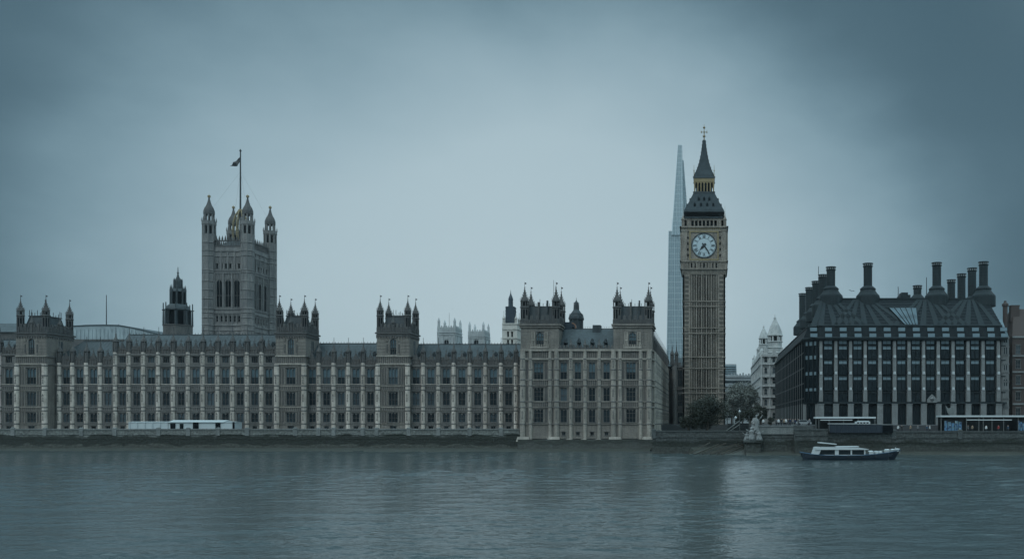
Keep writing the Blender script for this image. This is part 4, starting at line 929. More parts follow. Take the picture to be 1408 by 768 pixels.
# ------------------------------------------------------------------ the great square tower with flag
def flag_tower():
    Y = 380; s = Y / F; z = lambda p: Z(p, Y); xl, xr = X(287.5, Y), X(340.5, Y); yb = Y + 19.5; rt = 8.1 * s
    t = thing('square_tower', 'great square grey stone tower with flagpole and four capped corner turrets', 'tower', ((xl + xr) / 2, Y + 10, 6))
    W_ = xr - xl; D = yb - Y
    b = MB(); b.box(xl + .8, xr - .8, Y + .8, yb - .8, 5, z(341))
    sides = [(shift(xl, Y), W_), (right_face(xr, Y), D), (left_face(xl, yb), D), (lambda p: (xr - p[0], yb - p[1], p[2]), W_)]
    tall = []
    for xf, L in sides:
        b.xf = xf; c = L / 2; g = (L - 2 * rt) / 3.05; ww = g * .70
        wins = [(c + k * g, ww) for k in (-1, 0, 1)]; small = [(c + (k - 2.5) * g / 2, g * .3) for k in range(6)]
        facade(b, rt * .6, L - rt * .6, 5, z(339), [(z(442), z(433), small), (z(422), z(384), wins), (z(369), z(362), small)], th=.8, y=-.3)
        for k in (-1.5, -.5, .5, 1.5): b.box(c + k * g - .28, c + k * g + .28, -.75, -.25, z(424), z(376), 0)
        for p, h in ((454, .5), (447, .5), (430, .5), (424.5, .5), (375, .5), (372, .4), (352, .5), (345, .4)): string(b, rt * .5, L - rt * .5, z(p), h, .4, 1, -.3)
        ribs(b, rt, L - rt, z(360.5), z(353), .8, .25, .2, 1, -.3); ribs(b, rt, L - rt, z(371), z(346), 3.2, .5, .35, 1, -.3); ribs(b, rt, L - rt, z(447), z(431), g / 2, .3, .25, 1, -.3)
        ribs(b, rt, L - rt, z(383), z(376), .7, .2, .2, 1, -.3)
        for k in range(3): u = c + (k - 1) * g; b.ext([(u - 1.0, z(459)), (u + 1.0, z(459)), (u + .7, z(456)), (u, z(454)), (u - .7, z(456))], -.5, -.28, 1)
        tall.append((xf, wins, small))
    b.xf = None; b.build('wall', ['gstone', 'gstone'], t)
    for i, (xf, wins, small) in enumerate(tall):
        rz = [0, R(90), R(-90), R(180)][i]
        for u, ww in wins: place('window', win(ww, z(384) - z(422), 2, 1, 'gstone', 'dark', True), xf((u, -.3, z(422))), t, rz)
        for u, ww in small:
            place('window', win(ww, z(433) - z(442), 1, 1, 'gstone', 'dark'), xf((u, -.3, z(442))), t, rz); place('window', win(ww, z(362) - z(369), 1, 0, 'gstone', 'dark'), xf((u, -.3, z(369))), t, rz)
    b = MB()                                             # pierced crown parapet
    for xf, L in sides:
        b.xf = xf; b.box(rt * .6, L - rt * .6, -.3, .2, z(339.5), z(337.5)); ribs(b, rt, L - rt, z(338), z(330), .75, .34, .2, 0, .1); b.box(rt * .6, L - rt * .6, -.2, .2, z(331.5), z(330))
        for k in range(9): u = rt + (L - 2 * rt) * (k + .5) / 9; b.lathe(u, 0, [(.4, z(331)), (.35, z(328)), (.03, z(323.5))], 6)
    b.xf = None; b.build('parapet', ['sooty'], t)
    b = MB(); b.frust((xl + 1, xr - 1, Y + 1, yb - 1), (xl + 6, xr - 6, Y + 7, yb - 7), z(340.5), z(326)); b.build('roof', ['dome'], t)
    # turrets
    b = MB(); zz = lambda p: z(p) - 5
    b.prism(0, 0, 0, zz(322), rt)
    for i in range(8):
        a = math.pi / 8 + i * math.pi / 4; b.tube((rt * math.cos(a), rt * math.sin(a), 0), (rt * math.cos(a), rt * math.sin(a), zz(322)), .22, n=4)
    for p in (454, 447, 430, 424.5, 375, 372, 352, 345, 399, 411, 387, 437, 334): b.lathe(0, 0, [(rt, zz(p) - .3), (rt + .28, zz(p) - .1), (rt + .28, zz(p) + .1), (rt, zz(p) + .3)])
    b.prism(0, 0, zz(322), zz(309), rt * .55, m=1)
    for i in range(8):
        a = math.pi / 8 + i * math.pi / 4; b.tube((rt * .92 * math.cos(a), rt * .92 * math.sin(a), zz(322)), (rt * .92 * math.cos(a), rt * .92 * math.sin(a), zz(309)), .42, n=6)
    b.lathe(0, 0, [(rt, zz(311)), (rt * 1.13, zz(309)), (rt * 1.13, zz(304.5)), (rt * .8, zz(304))])
    for i in range(8):
        a = math.pi / 8 + i * math.pi / 4; b.tube((rt * .72 * math.cos(a), rt * .72 * math.sin(a), zz(304.5)), (rt * .72 * math.cos(a), rt * .72 * math.sin(a), zz(295)), .33, n=6)
        b.lathe(rt * 1.08 * math.cos(a), rt * 1.08 * math.sin(a), [(.25, zz(305)), (.2, zz(302)), (.03, zz(299))], 6)
    b.prism(0, 0, zz(304.5), zz(295), rt * .2, m=1)
    b.lathe(0, 0, [(rt * .72, zz(296)), (rt * .88, zz(294.5)), (rt * .86, zz(290)), (rt * .70, zz(286)), (rt * .42, zz(282)), (rt * .26, zz(278)), (rt * .15, zz(274)), (rt * .1, zz(271))], m=2)
    b.lathe(0, 0, [(.1, zz(272.5)), (.62, zz(271)), (.62, zz(269)), (.1, zz(267.5))], 8, 3)
    tm = b.mesh('turret', ['gstone', 'dark', 'sooty', 'gold'])
    for x, y in ((xl, Y), (xr, Y), (xl, yb), (xr, yb)): place('turret', tm, (x, y, 5), t)
    # crown and flagpole
    yp = Y + 9.7; xp = X(330.6, yp); zp = lambda p: Z(p, yp)
    b = MB(); b.tube((xp, yp, zp(330)), (xp, yp, zp(208)), .48, .26, 10); b.lathe(xp, yp, [(.1, zp(209)), (.55, zp(207.5)), (.1, zp(205))], 8)
    b.build('flagpole', ['iron'], t)
    b = MB()
    for i in range(8):                                   # iron crown that carries the pole
        a = i * math.pi / 4; c, s_ = math.cos(a), math.sin(a)
        pr = [(3.1, 328), (3.3, 318), (3.0, 306), (2.0, 296), (.5, 288)]
        for (r0, p0), (r1, p1) in zip(pr, pr[1:]): b.tube((xp + r0 * c, yp + r0 * s_, zp(p0)), (xp + r1 * c, yp + r1 * s_, zp(p1)), .26, n=5)
        b.lathe(xp + 3.3 * c, yp + 3.3 * s_, [(.05, zp(320)), (.45, zp(318)), (.05, zp(314))], 6)
    b.build('crown', ['gold'], t)
    b = MB()
    for x, y in ((xl, yb), (xr, yb), (xl, Y), (xr, Y)): b.tube((xp, yp, zp(236)), (x, y, z(292)), .02, n=3)
    b.build('stay', ['iron'], t)
    f = MB(); vs = []; n = 9; rows = 5
    top = [(330, 216), (327.5, 217.5), (325.5, 219.5), (324, 222), (322.5, 223), (321, 223.5), (319.5, 225.2), (318, 226.5), (316.8, 227.5)]
    bot = [(330, 222), (328.7, 224.5), (328, 226.5), (327.4, 228.5), (325.5, 228.5), (323, 228.3), (321, 228.3), (319, 228.6), (317.2, 228.8)]
    for j in range(rows):
        for i in range(n):
            k = j / (rows - 1); p = [top[i][q] * (1 - k) + bot[i][q] * k for q in (0, 1)]
            vs.append((X(p[0], yp), yp + .5 * math.sin(i * 1.1 + j * .5) * min(1, i / 2), zp(p[1])))
    fs = [(j * n + i, j * n + i + 1, (j + 1) * n + i + 1, (j + 1) * n + i) for j in range(rows - 1) for i in range(n - 1)]
    f._add(vs, fs, 0); fo = f.build('flag', ['black'])
    tag(fo, 'dark flag drooping from the pole on the great square tower', 'flag')
    fo.modifiers.new('cloth thickness', 'SOLIDIFY').thickness = .04
flag_tower()

# ------------------------------------------------------------------ towers and roofs behind the palace
def dark_lantern(label, px, Y, k=1.0, dy=0):
    s = Y / F * k; xc = X(px, Y); z0 = Z(462 + dy, Y); z = lambda p: z0 + (462 - p) * s
    t = thing('lantern_tower', label, 'tower', (xc, Y, 6))
    b = MB(); b.prism(xc, Y, 10, z(448), 17.8 * s); b.lathe(xc, Y, [(17.8 * s, z(449)), (18.6 * s, z(448)), (18.6 * s, z(446.8)), (15 * s, z(446.5))]); b.build('base', ['sooty'], t)
    b = MB(); b.prism(xc, Y, z(447), z(427), 11.5 * s, m=1)
    for i in range(8):
        a = math.pi / 8 + i * math.pi / 4; b.box(xc + 14.2 * s * math.cos(a) - .35, xc + 14.2 * s * math.cos(a) + .35, Y + 14.2 * s * math.sin(a) - .35, Y + 14.2 * s * math.sin(a) + .35, z(447), z(427))
    b.build('arcade', ['dome', 'dark'], t)
    b = MB(); b.lathe(xc, Y, [(14.5 * s, z(427.5)), (15.5 * s, z(426.5)), (15 * s, z(424)), (13 * s, z(420.5)), (10.5 * s, z(418.5))]); b.build('roof', ['dome'], t)
    b = MB(); b.prism(xc, Y, z(419), z(401), 8.2 * s, m=1)
    for i in range(8):
        a = math.pi / 8 + i * math.pi / 4; c, s_ = math.cos(a), math.sin(a)
        b.tube((xc + 9 * s * c, Y + 9 * s * s_, z(419)), (xc + 9 * s * c, Y + 9 * s * s_, z(398)), .3, n=5); b.lathe(xc + 9 * s * c, Y + 9 * s * s_, [(.36, z(399.5)), (.03, z(391.5))], 5)
    b.lathe(xc, Y, [(9.3 * s, z(402)), (9.8 * s, z(401)), (9 * s, z(400)), (5.6 * s, z(396.5))]); b.prism(xc, Y, z(397), z(387), 4.9 * s)
    for i in range(8):
        a = math.pi / 8 + i * math.pi / 4; b.lathe(xc + 4.9 * s * math.cos(a), Y + 4.9 * s * math.sin(a), [(.25, z(396)), (.22, z(386)), (.03, z(382.5))], 5)
    b.lathe(xc, Y, [(4.6 * s, z(387.5)), (2.6 * s, z(383)), (1.2 * s, z(378.5)), (.8 * s, z(376)), (1.5 * s, z(375)), (.6 * s, z(373.8)), (.35 * s, z(367))]); b.build('lantern', ['dome', 'dark'], t)
    for i in range(8):
        a = math.pi / 8 + i * math.pi / 4; cx, cy = xc + 17.4 * s * math.cos(a), Y + 17.4 * s * math.sin(a)
        b = MB(); b.tube((cx, cy, z(448)), (cx, cy, z(417)), .3, .16, 5); b.lathe(cx, cy, [(.2, z(427.5)), (.6, z(426.5)), (.2, z(425.5))], 5); b.tube((cx, cy, z(426.5)), (xc + 14.5 * s * math.cos(a), Y + 14.5 * s * math.sin(a), z(426.8)), .14, n=4); b.build('pinnacle', ['dome'], t, at=(cx, cy, z(448)))
dark_lantern('dark octagonal lantern tower behind the roofs, left of the great square tower', 244.7, 300)

def cupola():
    Y = 285; s = Y / F; xc = X(792.5, Y); z = lambda p: Z(p, Y)
    t = thing('cupola', 'dark domed cupola peeping over the pavilion roof between its towers', 'cupola', (xc, Y, 6))
    b = MB(); b.prism(xc, Y, 8, z(431), 8.2 * s); 
    for i in range(8): a = math.pi / 8 + i * math.pi / 4; b.tube((xc + 8.6 * s * math.cos(a), Y + 8.6 * s * math.sin(a), 20), (xc + 8.6 * s * math.cos(a), Y + 8.6 * s * math.sin(a), z(436)), .3, n=5); b.lathe(xc + 9 * s * math.cos(a), Y + 9 * s * math.sin(a), [(.3, z(440)), (.5, z(438)), (.03, z(431))], 5)
    b.build('drum', ['dome'], t)
    b = MB(); b.lathe(xc, Y, [(8 * s, z(441)), (9.6 * s, z(439)), (9.2 * s, z(435)), (7.6 * s, z(431)), (5.6 * s, z(428)), (3.6 * s, z(425.5)), (3.2 * s, z(424))]); b.build('dome', ['dome'], t)
    b = MB(); b.lathe(xc, Y, [(3.2 * s, z(424.5)), (3.0 * s, z(417)), (3.4 * s, z(416.5)), (1.6 * s, z(414.5)), (.4 * s, z(412.5)), (.15 * s, z(409))])
    for i in range(6): a = i * math.pi / 3; b.tube((xc + 3.4 * s * math.cos(a), Y + 3.4 * s * math.sin(a), z(426)), (xc + 3.4 * s * math.cos(a), Y + 3.4 * s * math.sin(a), z(415.5)), .18, .05, 4)
    b.build('lantern', ['dome'], t)
cupola()

def wrapped_church():
    Y = 330; s = Y / F; z = lambda p: Z(p, Y); x0, x1 = X(690.5, Y), X(711, Y); dp = 6.5
    t = thing('church_tower', 'cream stone church tower with its dark sheeted spire under repair', 'tower', ((x0 + x1) / 2, Y, 6))
    ws = [(X(698.5, Y), .95), (X(704, Y), .95)]; rows = [(z(476), z(466), ws), (z(463), z(455), ws)]
    b = MB(); b.xf = shift(0, Y); facade(b, x0, x1, 6, z(444), rows, .5); b.box(x0, x1, .5, dp, 6, z(444) - .1)
    for p in (464.5, 452, 445): string(b, x0, x1, z(p), .3, .25, 0)
    b.xf = right_face(x1, Y)
    for p in (464.5, 452, 445): string(b, 0.01, dp, z(p), .3, .25, 0)
    b.build('wall', ['cream'], t)
    for r in rows:
        for u, ww in ws: place('window', win(ww, r[1] - r[0], 1, 0, 'cream', 'dark', True), (u, Y, r[0]), t)
    b = MB(); b.frust((X(694, Y), X(706.3, Y), Y + 1, Y + 4.4), (X(694.3, Y), X(706, Y), Y + 1, Y + 4.4), z(444), z(420.5)); xm = X(700, Y)
    for k in range(5): b.box(X(693.7, Y), X(706.6, Y), Y + .9, Y + 4.5, z(440 - 4.5 * k) - .06, z(440 - 4.5 * k) + .06, 0)
    b.build('sheeting', ['sheet'], t)
    b = MB(); b.lathe(xm, Y + 2.7, [(3.3 * s, z(421)), (3.1 * s, z(411)), (3.5 * s, z(410.5)), (2.6 * s, z(407)), (1.1 * s, z(403.5)), (.5 * s, z(401)), (.12 * s, z(396.5))]); b.build('lantern', ['sheet'], t)
    pm = pinnacle_mesh(.5, 15 * s, ('cream', 'iron'), .6, 'ch')
    for x, y in ((x0 + .5, Y + .5), (x1 - .5, Y + .5), (x0 + .5, Y + dp - .5), (x1 - .5, Y + dp - .5)): place('pinnacle', pm, (x, y, z(445)), t)
wrapped_church()

def abbey_tower(label, px0, px1, Y, par, band, tip, pole=False):
    s = Y / F; z = lambda p: Z(p, Y); x0, x1 = X(px0, Y), X(px1, Y); dp = Y * .0255
    t = thing('abbey_tower', label, 'tower', ((x0 + x1) / 2, Y, 6), 'twin pale abbey towers')
    xc = (x0 + x1) / 2
    b = MB(); b.xf = shift(0, Y); facade(b, x0, x1, 6, z(par), [(z(482), z(466), [(xc, 2.6)])], .6); b.box(x0, x1, .6, dp, 6, z(par) - .2)
    for xf, L in ((shift(x0, Y), x1 - x0), (right_face(x1, Y), dp)):
        b.xf = xf
        for p in (band, band + 3.2): string(b, 0, L, z(p), .5, .35)
        ribs(b, .6, L - .6, z(band), z(par), .8, .3, .2)
        for u in (.6, L * .3, L * .7, L - .6): b.box(u - .35, u + .35, -.35, .02, 6, z(band + 3))
        merlons(b, .5, L - .5, z(par) - .02, z(par - 2.5), 1.3, .5, .3)
    b.build('wall', ['abbey'], t)
    place('window', win(2.6, z(466) - z(482), 2, 1, 'abbey', 'dark', True), (xc, Y, z(482)), t)
    b = MB(); b.lathe(0, 0, [(.75, 0), (.62, (par - tip) * s * .55), (.75, (par - tip) * s * .58), (.4, (par - tip) * s * .8), (.03, (par - tip) * s)], 6); pm = b.mesh('pinnacle', ['abbey'])
    for x, y in ((x0 + .7, Y + .7), (x1 - .7, Y + .7), (x0 + .7, Y + dp - .7), (x1 - .7, Y + dp - .7)): place('pinnacle', pm, (x, y, z(par) - .3), t)
    if pole: b = MB(); b.tube((xc, Y + 5, z(par)), (xc, Y + 5, z(428)), .1, .06, 5); b.build('flagpole', ['iron'], t)
abbey_tower('left one of two pale abbey towers, with a thin flagpole', 601, 626.5, 450, 449.5, 456.5, 435, True)
abbey_tower('right one of two pale abbey towers, without flagpole', 643.5, 666, 470, 455, 461.5, 440.5)

def barrel_roof():
    Y = 420; z = lambda p: Z(p, Y); x0, x1 = X(60, Y), X(222, Y)
    t = thing('hall', 'long hall with pale barrel roof behind the left palace range', 'building', ((x0 + x1) / 2, Y, 6))
    b = MB(); b.box(x0, x1, Y, Y + 40, 6, z(466)); b.build('wall', ['sooty'], t)
    b = MB(); pr = [(60, 466), (60, 451), (85, 448.8), (118, 447), (140, 446.6), (162, 447), (175, 449.3), (192, 453), (215, 459), (222, 461), (222, 466)]
    b.ext([(X(p, Y), z(q)) for p, q in pr], Y + 1, Y + 40); 
    for (p0, q0), (p1, q1) in zip(pr[1:-2], pr[2:-1]): b.hexa([(X(p0, Y), Y + .6, z(q0) - .1), (X(p1, Y), Y + .6, z(q1) - .1), (X(p1, Y), Y + 40, z(q1) - .1), (X(p0, Y), Y + 40, z(q0) - .1), (X(p0, Y), Y + .6, z(q0) + .35), (X(p1, Y), Y + .6, z(q1) + .35), (X(p1, Y), Y + 40, z(q1) + .35), (X(p0, Y), Y + 40, z(q0) + .35)], 1)
    for i in range(30): u = x0 + (x1 - x0) * i / 30; b.box(u - .12, u + .12, Y + .8, Y + 1.05, z(466), z(460 if u > X(185, Y) else 452), 0)
    b.build('roof', ['lead', 'slate'], t)
    b = MB(); b.tube((X(130.5, Y), Y + 8, z(448)), (X(130.5, Y), Y + 8, z(402)), .24, .14, 6); b.build('mast', ['iron'], t)
    b = MB(); b.lathe(X(151.5, Y), Y + 6, [(.5, z(447)), (.4, z(445)), (.05, z(443.5))], 6); b.build('finial', ['dome'], t)
barrel_roof()
t = thing('building', 'grey roofed building behind the leftmost tower at the photo edge', 'building', (X(-10, 420), 420, 6))
b = MB(); b.box(X(-60, 420), X(24, 420), 420, 440, 6, Z(456, 420)); b.build('wall', ['sooty'], t)
b = MB(); b.frust((X(-60, 419), X(26, 419), 419, 441), (X(-60, 419), X(24, 419), 424, 436), Z(456, 419), Z(443, 420)); b.build('roof', ['slate'], t)

# the glass skyscraper far behind
def skyscraper():
    Y = 1150; s = Y / F; z = lambda p: Z(p, Y); P = lambda p: X(p, Y)
    t = thing('skyscraper', 'pale tapering glass skyscraper faded by haze behind the clock tower', 'skyscraper', (P(936), Y, 6))
    def shard(name, pb, l0, r0, pt, lt, rt_, y0, y1, nf, nv, cap=2.0):
        b = MB(); ym = (y0 + y1) / 2; zb = 6 if pb > 570 else Z(pb, y0); zt = Z(pt, ym)
        a0, a1, c0, c1 = X(l0, y0), X(r0, y0), X(lt, ym - cap), X(rt_, ym - cap); yt0, yt1 = ym - cap, ym + cap
        b.hexa([(a0, y0, zb), (a1, y0, zb), (a1, y1, zb), (a0, y1, zb), (c0, yt0, zt), (c1, yt0, zt), (c1, yt1, zt), (c0, yt1, zt)])
        for i in range(1, nf):                           # floor lines
            k = i / nf; zz = zb + (zt - zb) * k; yy = y0 + (yt0 - y0) * k
            b.box(a0 + (c0 - a0) * k - .1, a1 + (c1 - a1) * k + .1, yy - .35, yy + .2, zz - .28, zz + .28, 1)
        for i in range(nv):                              # upright glazing ribs, every third one stronger
            k = i / (nv - 1); r_ = .75 if i % 3 == 0 else .4
            b.tube((a0 + (a1 - a0) * k, y0 - .2, zb), (c0 + (c1 - c0) * k, yt0 - .2, zt), r_, r_ * .6, 4, 1 if i % 2 == 0 else 2)
        b.build(name, ['shard', 'shardrib', 'lead'], t)
    shard('glass_body', 580, 915.5, 962, 322, 919.6, 946, Y, Y + 52, 34, 22, cap=20)
    shard('glass_shard', 323, 924, 940.5, 200, 932.4, 937.8, Y + 4, Y + 44, 20, 8)
    shard('glass_shard', 330, 939.3, 948, 221, 938.2, 939.6, Y + 12, Y + 50, 18, 4)
    for px, pt in ((921, 309), (923, 294), (936.8, 199), (933, 199)): q = MB(); q.tube((P(px), Y + 25, z(325 if pt > 250 else 206)), (P(px), Y + 25, z(pt)), .35, .15, 4); q.build('mast', ['shardrib'], t, at=(P(px), Y + 25, z(325 if pt > 250 else 206)))
    q = MB(); q.tube((P(935), Y + 25, z(206)), (P(935), Y + 25, z(192)), .25, .08, 4); q.build('mast', ['shardrib'], t, at=(P(935), Y + 25, z(206)))
skyscraper()

# ------------------------------------------------------------------ the dark office block with tall chimneys
def office():
    Y = 290; s = Y / F; z = lambda p: Z(p, Y); P = lambda p: X(p, Y); x0, xa, x1 = P(1107), P(1124), P(1384); Yb = 420
    t = thing('office_block', 'dark bronze office block with stone piers and tall round roof chimneys', 'building', ((x0 + x1) / 2, Y, 7))
    yc = Y + (xa - x0)                                    # chamfered corner back to the side wall
    piers = [1129, 1149.6, 1169.8, 1190, 1210.2, 1230.4, 1250.4, 1270.4, 1290.6, 1311, 1331.6, 1352.3, 1373.5]
    edges = [1117] + piers + [1386]
    cent = [(a + c) / 2 for a, c in zip(piers, piers[1:])]
    b = MB()
    b._add([(xa, Y + 1.6, 6), (x1, Y + 1.6, 6), (x1, Yb, 6), (x0 + 1.6, Yb, 6), (x0 + 1.6, yc, 6)] + [(xa, Y + 1.6, z(465)), (x1, Y + 1.6, z(465)), (x1, Yb, z(465)), (x0 + 1.6, Yb, z(465)), (x0 + 1.6, yc, z(465))],
           [(0, 1, 2, 3, 4), (5, 6, 7, 8, 9)] + [(i, (i + 1) % 5, 5 + (i + 1) % 5, 5 + i) for i in range(5)], 0)
    for p in (553.5, 465.8): b.box(xa, x1, Y - .3, Y + 1.7, z(p) - .3, z(p) + .3, 1)
    for p in (537.7, 515.5, 493.3, 473.5): b.box(xa, x1, Y + .9, Y + 1.65, z(p) - .45, z(p) - .1, 1)
    b.build('wall', ['dark', 'bronze2'], t)
    # stone piers: wide rusticated foot, slimmer above, pale fixing blocks
    pb = MB(); w0, w1 = 3.9 * s, 2.7 * s
    pb.box(-w0, w0, -.2, 1.7, -1, z(556) - 7); pb.box(-w0 - .1, w0 + .1, -.3, 1.7, z(556) - 7, z(553.5) - 7 - .32)
    zz = [z(p) - 7 for p in (553, 534, 512.3, 489.7, 467)]
    for i, (a, c) in enumerate(zip(zz, zz[1:])): k = w1 - .05 * i; pb.box(-k, k, .05 + .1 * i, 1.7, a + .3, c - .25, 0)
    for a in zz[1:-1]: pb.box(-.42, .42, -.1, 1.6, a - .45, a + .45, 1); 
    pm = pb.mesh('pier', ['pier', 'joint'])
    for p in piers: place('pier', pm, (P(p), Y, 7), t)
    # windows storey by storey: dark pane, bronze frame, pale blind band
    gw = 12.6 * s
    def pane(h, blind):
        k = ('pw', round(h, 2), blind)
        if k in _tc: return _tc[k]
        q = MB(); a = gw / 2
        q.box(-a, a, .7, .75, 0, h, 1); q.box(-a, -a + .14, .45, .7, 0, h); q.box(a - .14, a, .45, .7, 0, h); q.box(-.06, .06, .5, .7, 0, h)
        q.box(-a, a, .4, .7, 0, .16); q.box(-a, a, .4, .7, h - .16, h)
        if blind: q.box(-a + .25, a - .25, .55, .69, h - blind, h - .2, 2)
        _tc[k] = q.mesh('window', ['bronze', 'pglass', 'blind']); return _tc[k]
    for p in cent:
        for i, (a, c, bl) in enumerate(((552.5, 538.2, 0), (537, 516, 1.35), (514.8, 494, 1.35), (492.8, 474, 1.35), (473, 466.6, 1.3))):
            place('window', pane(z(c) - z(a), bl), (P(p), Y + .6, z(a)), t)
    db = MB(); a = gw / 2; db.box(-a, a, .9, .95, 0, z(556) - 6.5, 1); 
    for u in (-a + .1, 0, a - .1): db.box(u - .08, u + .08, .7, .9, 0, z(556) - 6.5)
    db.box(-a, a, .6, .9, 4.5, 4.8); dm = db.mesh('doorway', ['bronze', 'pglass'])
    for p in cent: place('doorway', dm, (P(p), Y + .3, 6.5), t)
    b = MB()                                              # stone crest over the entrance bay
    u = P(1281); b.ext([(u - 1.7, z(553)), (u + 1.7, z(553)), (u + 1.6, z(549)), (u + .9, z(545)), (u, z(541.5)), (u - .9, z(545)), (u - 1.6, z(549))], Y - .6, Y - .31, 0)
    b.lathe(u, Y - .5, [(.3, z(551)), (.75, z(548)), (.3, z(545))], 8, 0); b.build('crest', ['pier'], t)
    # chamfered corner with bright window bands
    dx, dy = xa - x0, Y - yc; L = math.hypot(dx, dy); ux, uy = dx / L, dy / L; nx, ny = -uy * -1, ux * -1
    nx, ny = uy, -ux
    xfc = lambda p: (x0 + ux * p[0] - nx * p[1], yc + uy * p[0] - ny * p[1], p[2])
    b = MB(); b.xf = xfc
    b.box(.2, L - .2, .5, 1.0, 6, z(466), 1)
    for p in (553.5, 466): b.box(0, L, -.3, .6, z(p) - .3, z(p) + .3, 0)
    for u in (.3, L * .33, L * .67, L - .3): b.box(u - .25, u + .25, 0, .6, 6, z(466), 0)
    for a, c in ((537, 533), (515, 510.5), (493, 488), (474, 468.5)): b.box(.5, L - .5, .3, .52, z(a), z(c), 2)
    b.box(-.3, .9, -.1, .7, 6, z(554), 3); b.box(L - .9, L + .3, -.1, .7, 6, z(554), 3)
    b.build('corner_bay', ['bronze', 'pglass', 'blind', 'pier'], t)
    # receding side: tall glazed bays between stone piers
    L2 = Yb - yc; n = 18; g = L2 / n; lf = left_face(x0, Yb)
    b = MB(); b.xf = lf
    for p in (553.5, 537.5, 515.3, 493, 474, 466): b.box(0, L2, .065, 1.8, z(p) - .2, z(p) + .2)
    b.box(-.5, 0, -.1, 4, 6, z(466)); b.build('side_wall', ['bronze2'], t)
    q = MB(); ah = g * .45; zt = z(466) - 7
    q.box(-ah, ah, .06, .3, 0, zt, 1); q.box(-.1, .1, .04, .2, 0, zt)
    for p in (547, 526, 504, 483): q.box(-ah, ah, .045, .2, z(p) - 7.25, z(p) - 6.75)
    qm = q.mesh('glazed_bay', ['bronze', 'dark'])
    q = MB(); q.box(-g * .05, g * .05, 0, 1.4, -1, zt); q.box(-g * .13, g * .13, -.06, 1.2, -1, z(554) - 7); sm = q.mesh('pier', ['pier'])
    for i in range(n):
        place('glazed_bay', qm, (x0, yc + g * (i + .5), 7), t, R(-90)); place('pier', sm, (x0, yc + g * (i + 1), 7), t, R(-90))
    # mansard roof: two window tiers, then a steep ribbed bronze slope to the ridge
    ze, zm, zr = z(465), z(447), Z(411, Y + 12)
    dpt = 12.0; rx0, rx1 = P(1124) + 4.5, P(1376) - 1.0; ry = Y + dpt; ix = 1.5
    lo = [(xa - .2, Y - .25), (x1 + .3, Y - .25), (x1 + .3, Yb), (x0 - .25, Yb), (x0 - .25, yc)]
    md = [(xa + .6, Y + 1.5), (x1 - 1, Y + 1.5), (x1 - 1, Yb), (x0 + 1.5, Yb), (x0 + 1.5, yc + .6)]
    tp = [(P(1134), ry), (P(1373), ry), (P(1373), Yb - 6), (x0 + 14, Yb - 6), (x0 + 14, ry + 6)]
    b = MB()
    for A, za, B, zb in ((lo, ze, md, zm), (md, zm, tp, zr)):
        b._add([(x, y, za) for x, y in A] + [(x, y, zb) for x, y in B], [(i, (i + 1) % 5, 5 + (i + 1) % 5, 5 + i) for i in range(5)], 0)
    b._add([(x, y, zr) for x, y in tp], [(0, 1, 2, 3, 4)], 0)
    b.box(tp[0][0], tp[1][0], ry - .4, ry + .6, zr - .1, zr + .35, 1)
    for zz_ in (ze + .1, zm): 
        A = lo if zz_ < zm - 1 else md
        for (ax, ay), (bx, by) in ((A[4], A[0]), (A[0], A[1]), (A[3], A[4])): b.tube((ax, ay, zz_), (bx, by, zz_), .38, n=6, m=1)
    fr = lambda px, pz: None
    def slope(px, k):                                     # point on the front slope at photo column px (at the eaves), height fraction k
        return (P(px), Y + 1.5 + (dpt - 1.5) * k - .12, zm + (zr - zm) * k)
    for k in [i / 9 for i in range(1, 9)]:                # plate courses
        y = Y + 1.5 + (dpt - 1.5) * k; b.tube((P(1125 + 9 * k), y, zm + (zr - zm) * k), (P(1381 - 8 * k), y, zm + (zr - zm) * k), .07, n=4, m=0)
    chim = [(1143, .94), (1193, .94), (1288, .94), (1352, .94)]
    feet = sorted(piers + [1119])
    for p in feet:                                        # raised ribs that fan in to the chimney feet
        for tgt, off_ in sorted([(abs(p - c[0]), c[0]) for c in chim])[:2]:
            if tgt > 62: continue
            a = slope(p, -.02); q_ = slope(off_ + (p - off_) * .22, 1.0)
            wv = 1.05
            b.hexa([(a[0] - wv, a[1], a[2]), (a[0] + wv, a[1], a[2]), (a[0] + wv, a[1] + .5, a[2]), (a[0] - wv, a[1] + .5, a[2]),
                    (q_[0] - .55, q_[1] - .1, q_[2]), (q_[0] + .55, q_[1] - .1, q_[2]), (q_[0] + .55, q_[1] + .4, q_[2]), (q_[0] - .55, q_[1] + .4, q_[2])], 1)
    for i in range(n):                                    # ribs on the receding side slope
        y = yc + g * (i + 1); k = round(i / 4.5) * 4.5; yt = yc + g * (k + 1) + (y - yc - g * (k + 1)) * .3
        b.tube((x0 + 1.4, y, zm), (x0 + 13.8, max(yt, ry + 6), zr), .5, .35, 4, 1)
    b.build('roof', ['bronze', 'bronze2'], t)
    # roof windows in two tiers
    q = MB(); a = gw * .41; q.box(-a, a, 0, .5, 0, 1.35); q.box(-a + .1, a - .1, -.03, .01, .1, 1.27, 1); rm = q.mesh('roof_window', ['bronze', 'blind'])
    for p in [1119] + cent + [1381]:
        for za, k in ((z(463.5), .12), (z(455), .58)): place('roof_window', rm, (P(p), Y - .25 + 1.75 * k - .12, za), t)
    sw = [slope(1229, .38), slope(1264, .38), slope(1258, .72), slope(1227, .72)]
    # sloping skylight of bluish panes
    b = MB(); A = [slope(1245, .05), slope(1264, .05), slope(1268, .66), slope(1229, .66)]
    b.hexa([(x, y - .35, zz_) for x, y, zz_ in (A[0], A[1])] + [(A[1][0], A[1][1] + .2, A[1][2]), (A[0][0], A[0][1] + .2, A[0][2])] + [(x, y - .35, zz_) for x, y, zz_ in (A[3], A[2])] + [(A[2][0], A[2][1] + .2, A[2][2]), (A[3][0], A[3][1] + .2, A[3][2])], 1)
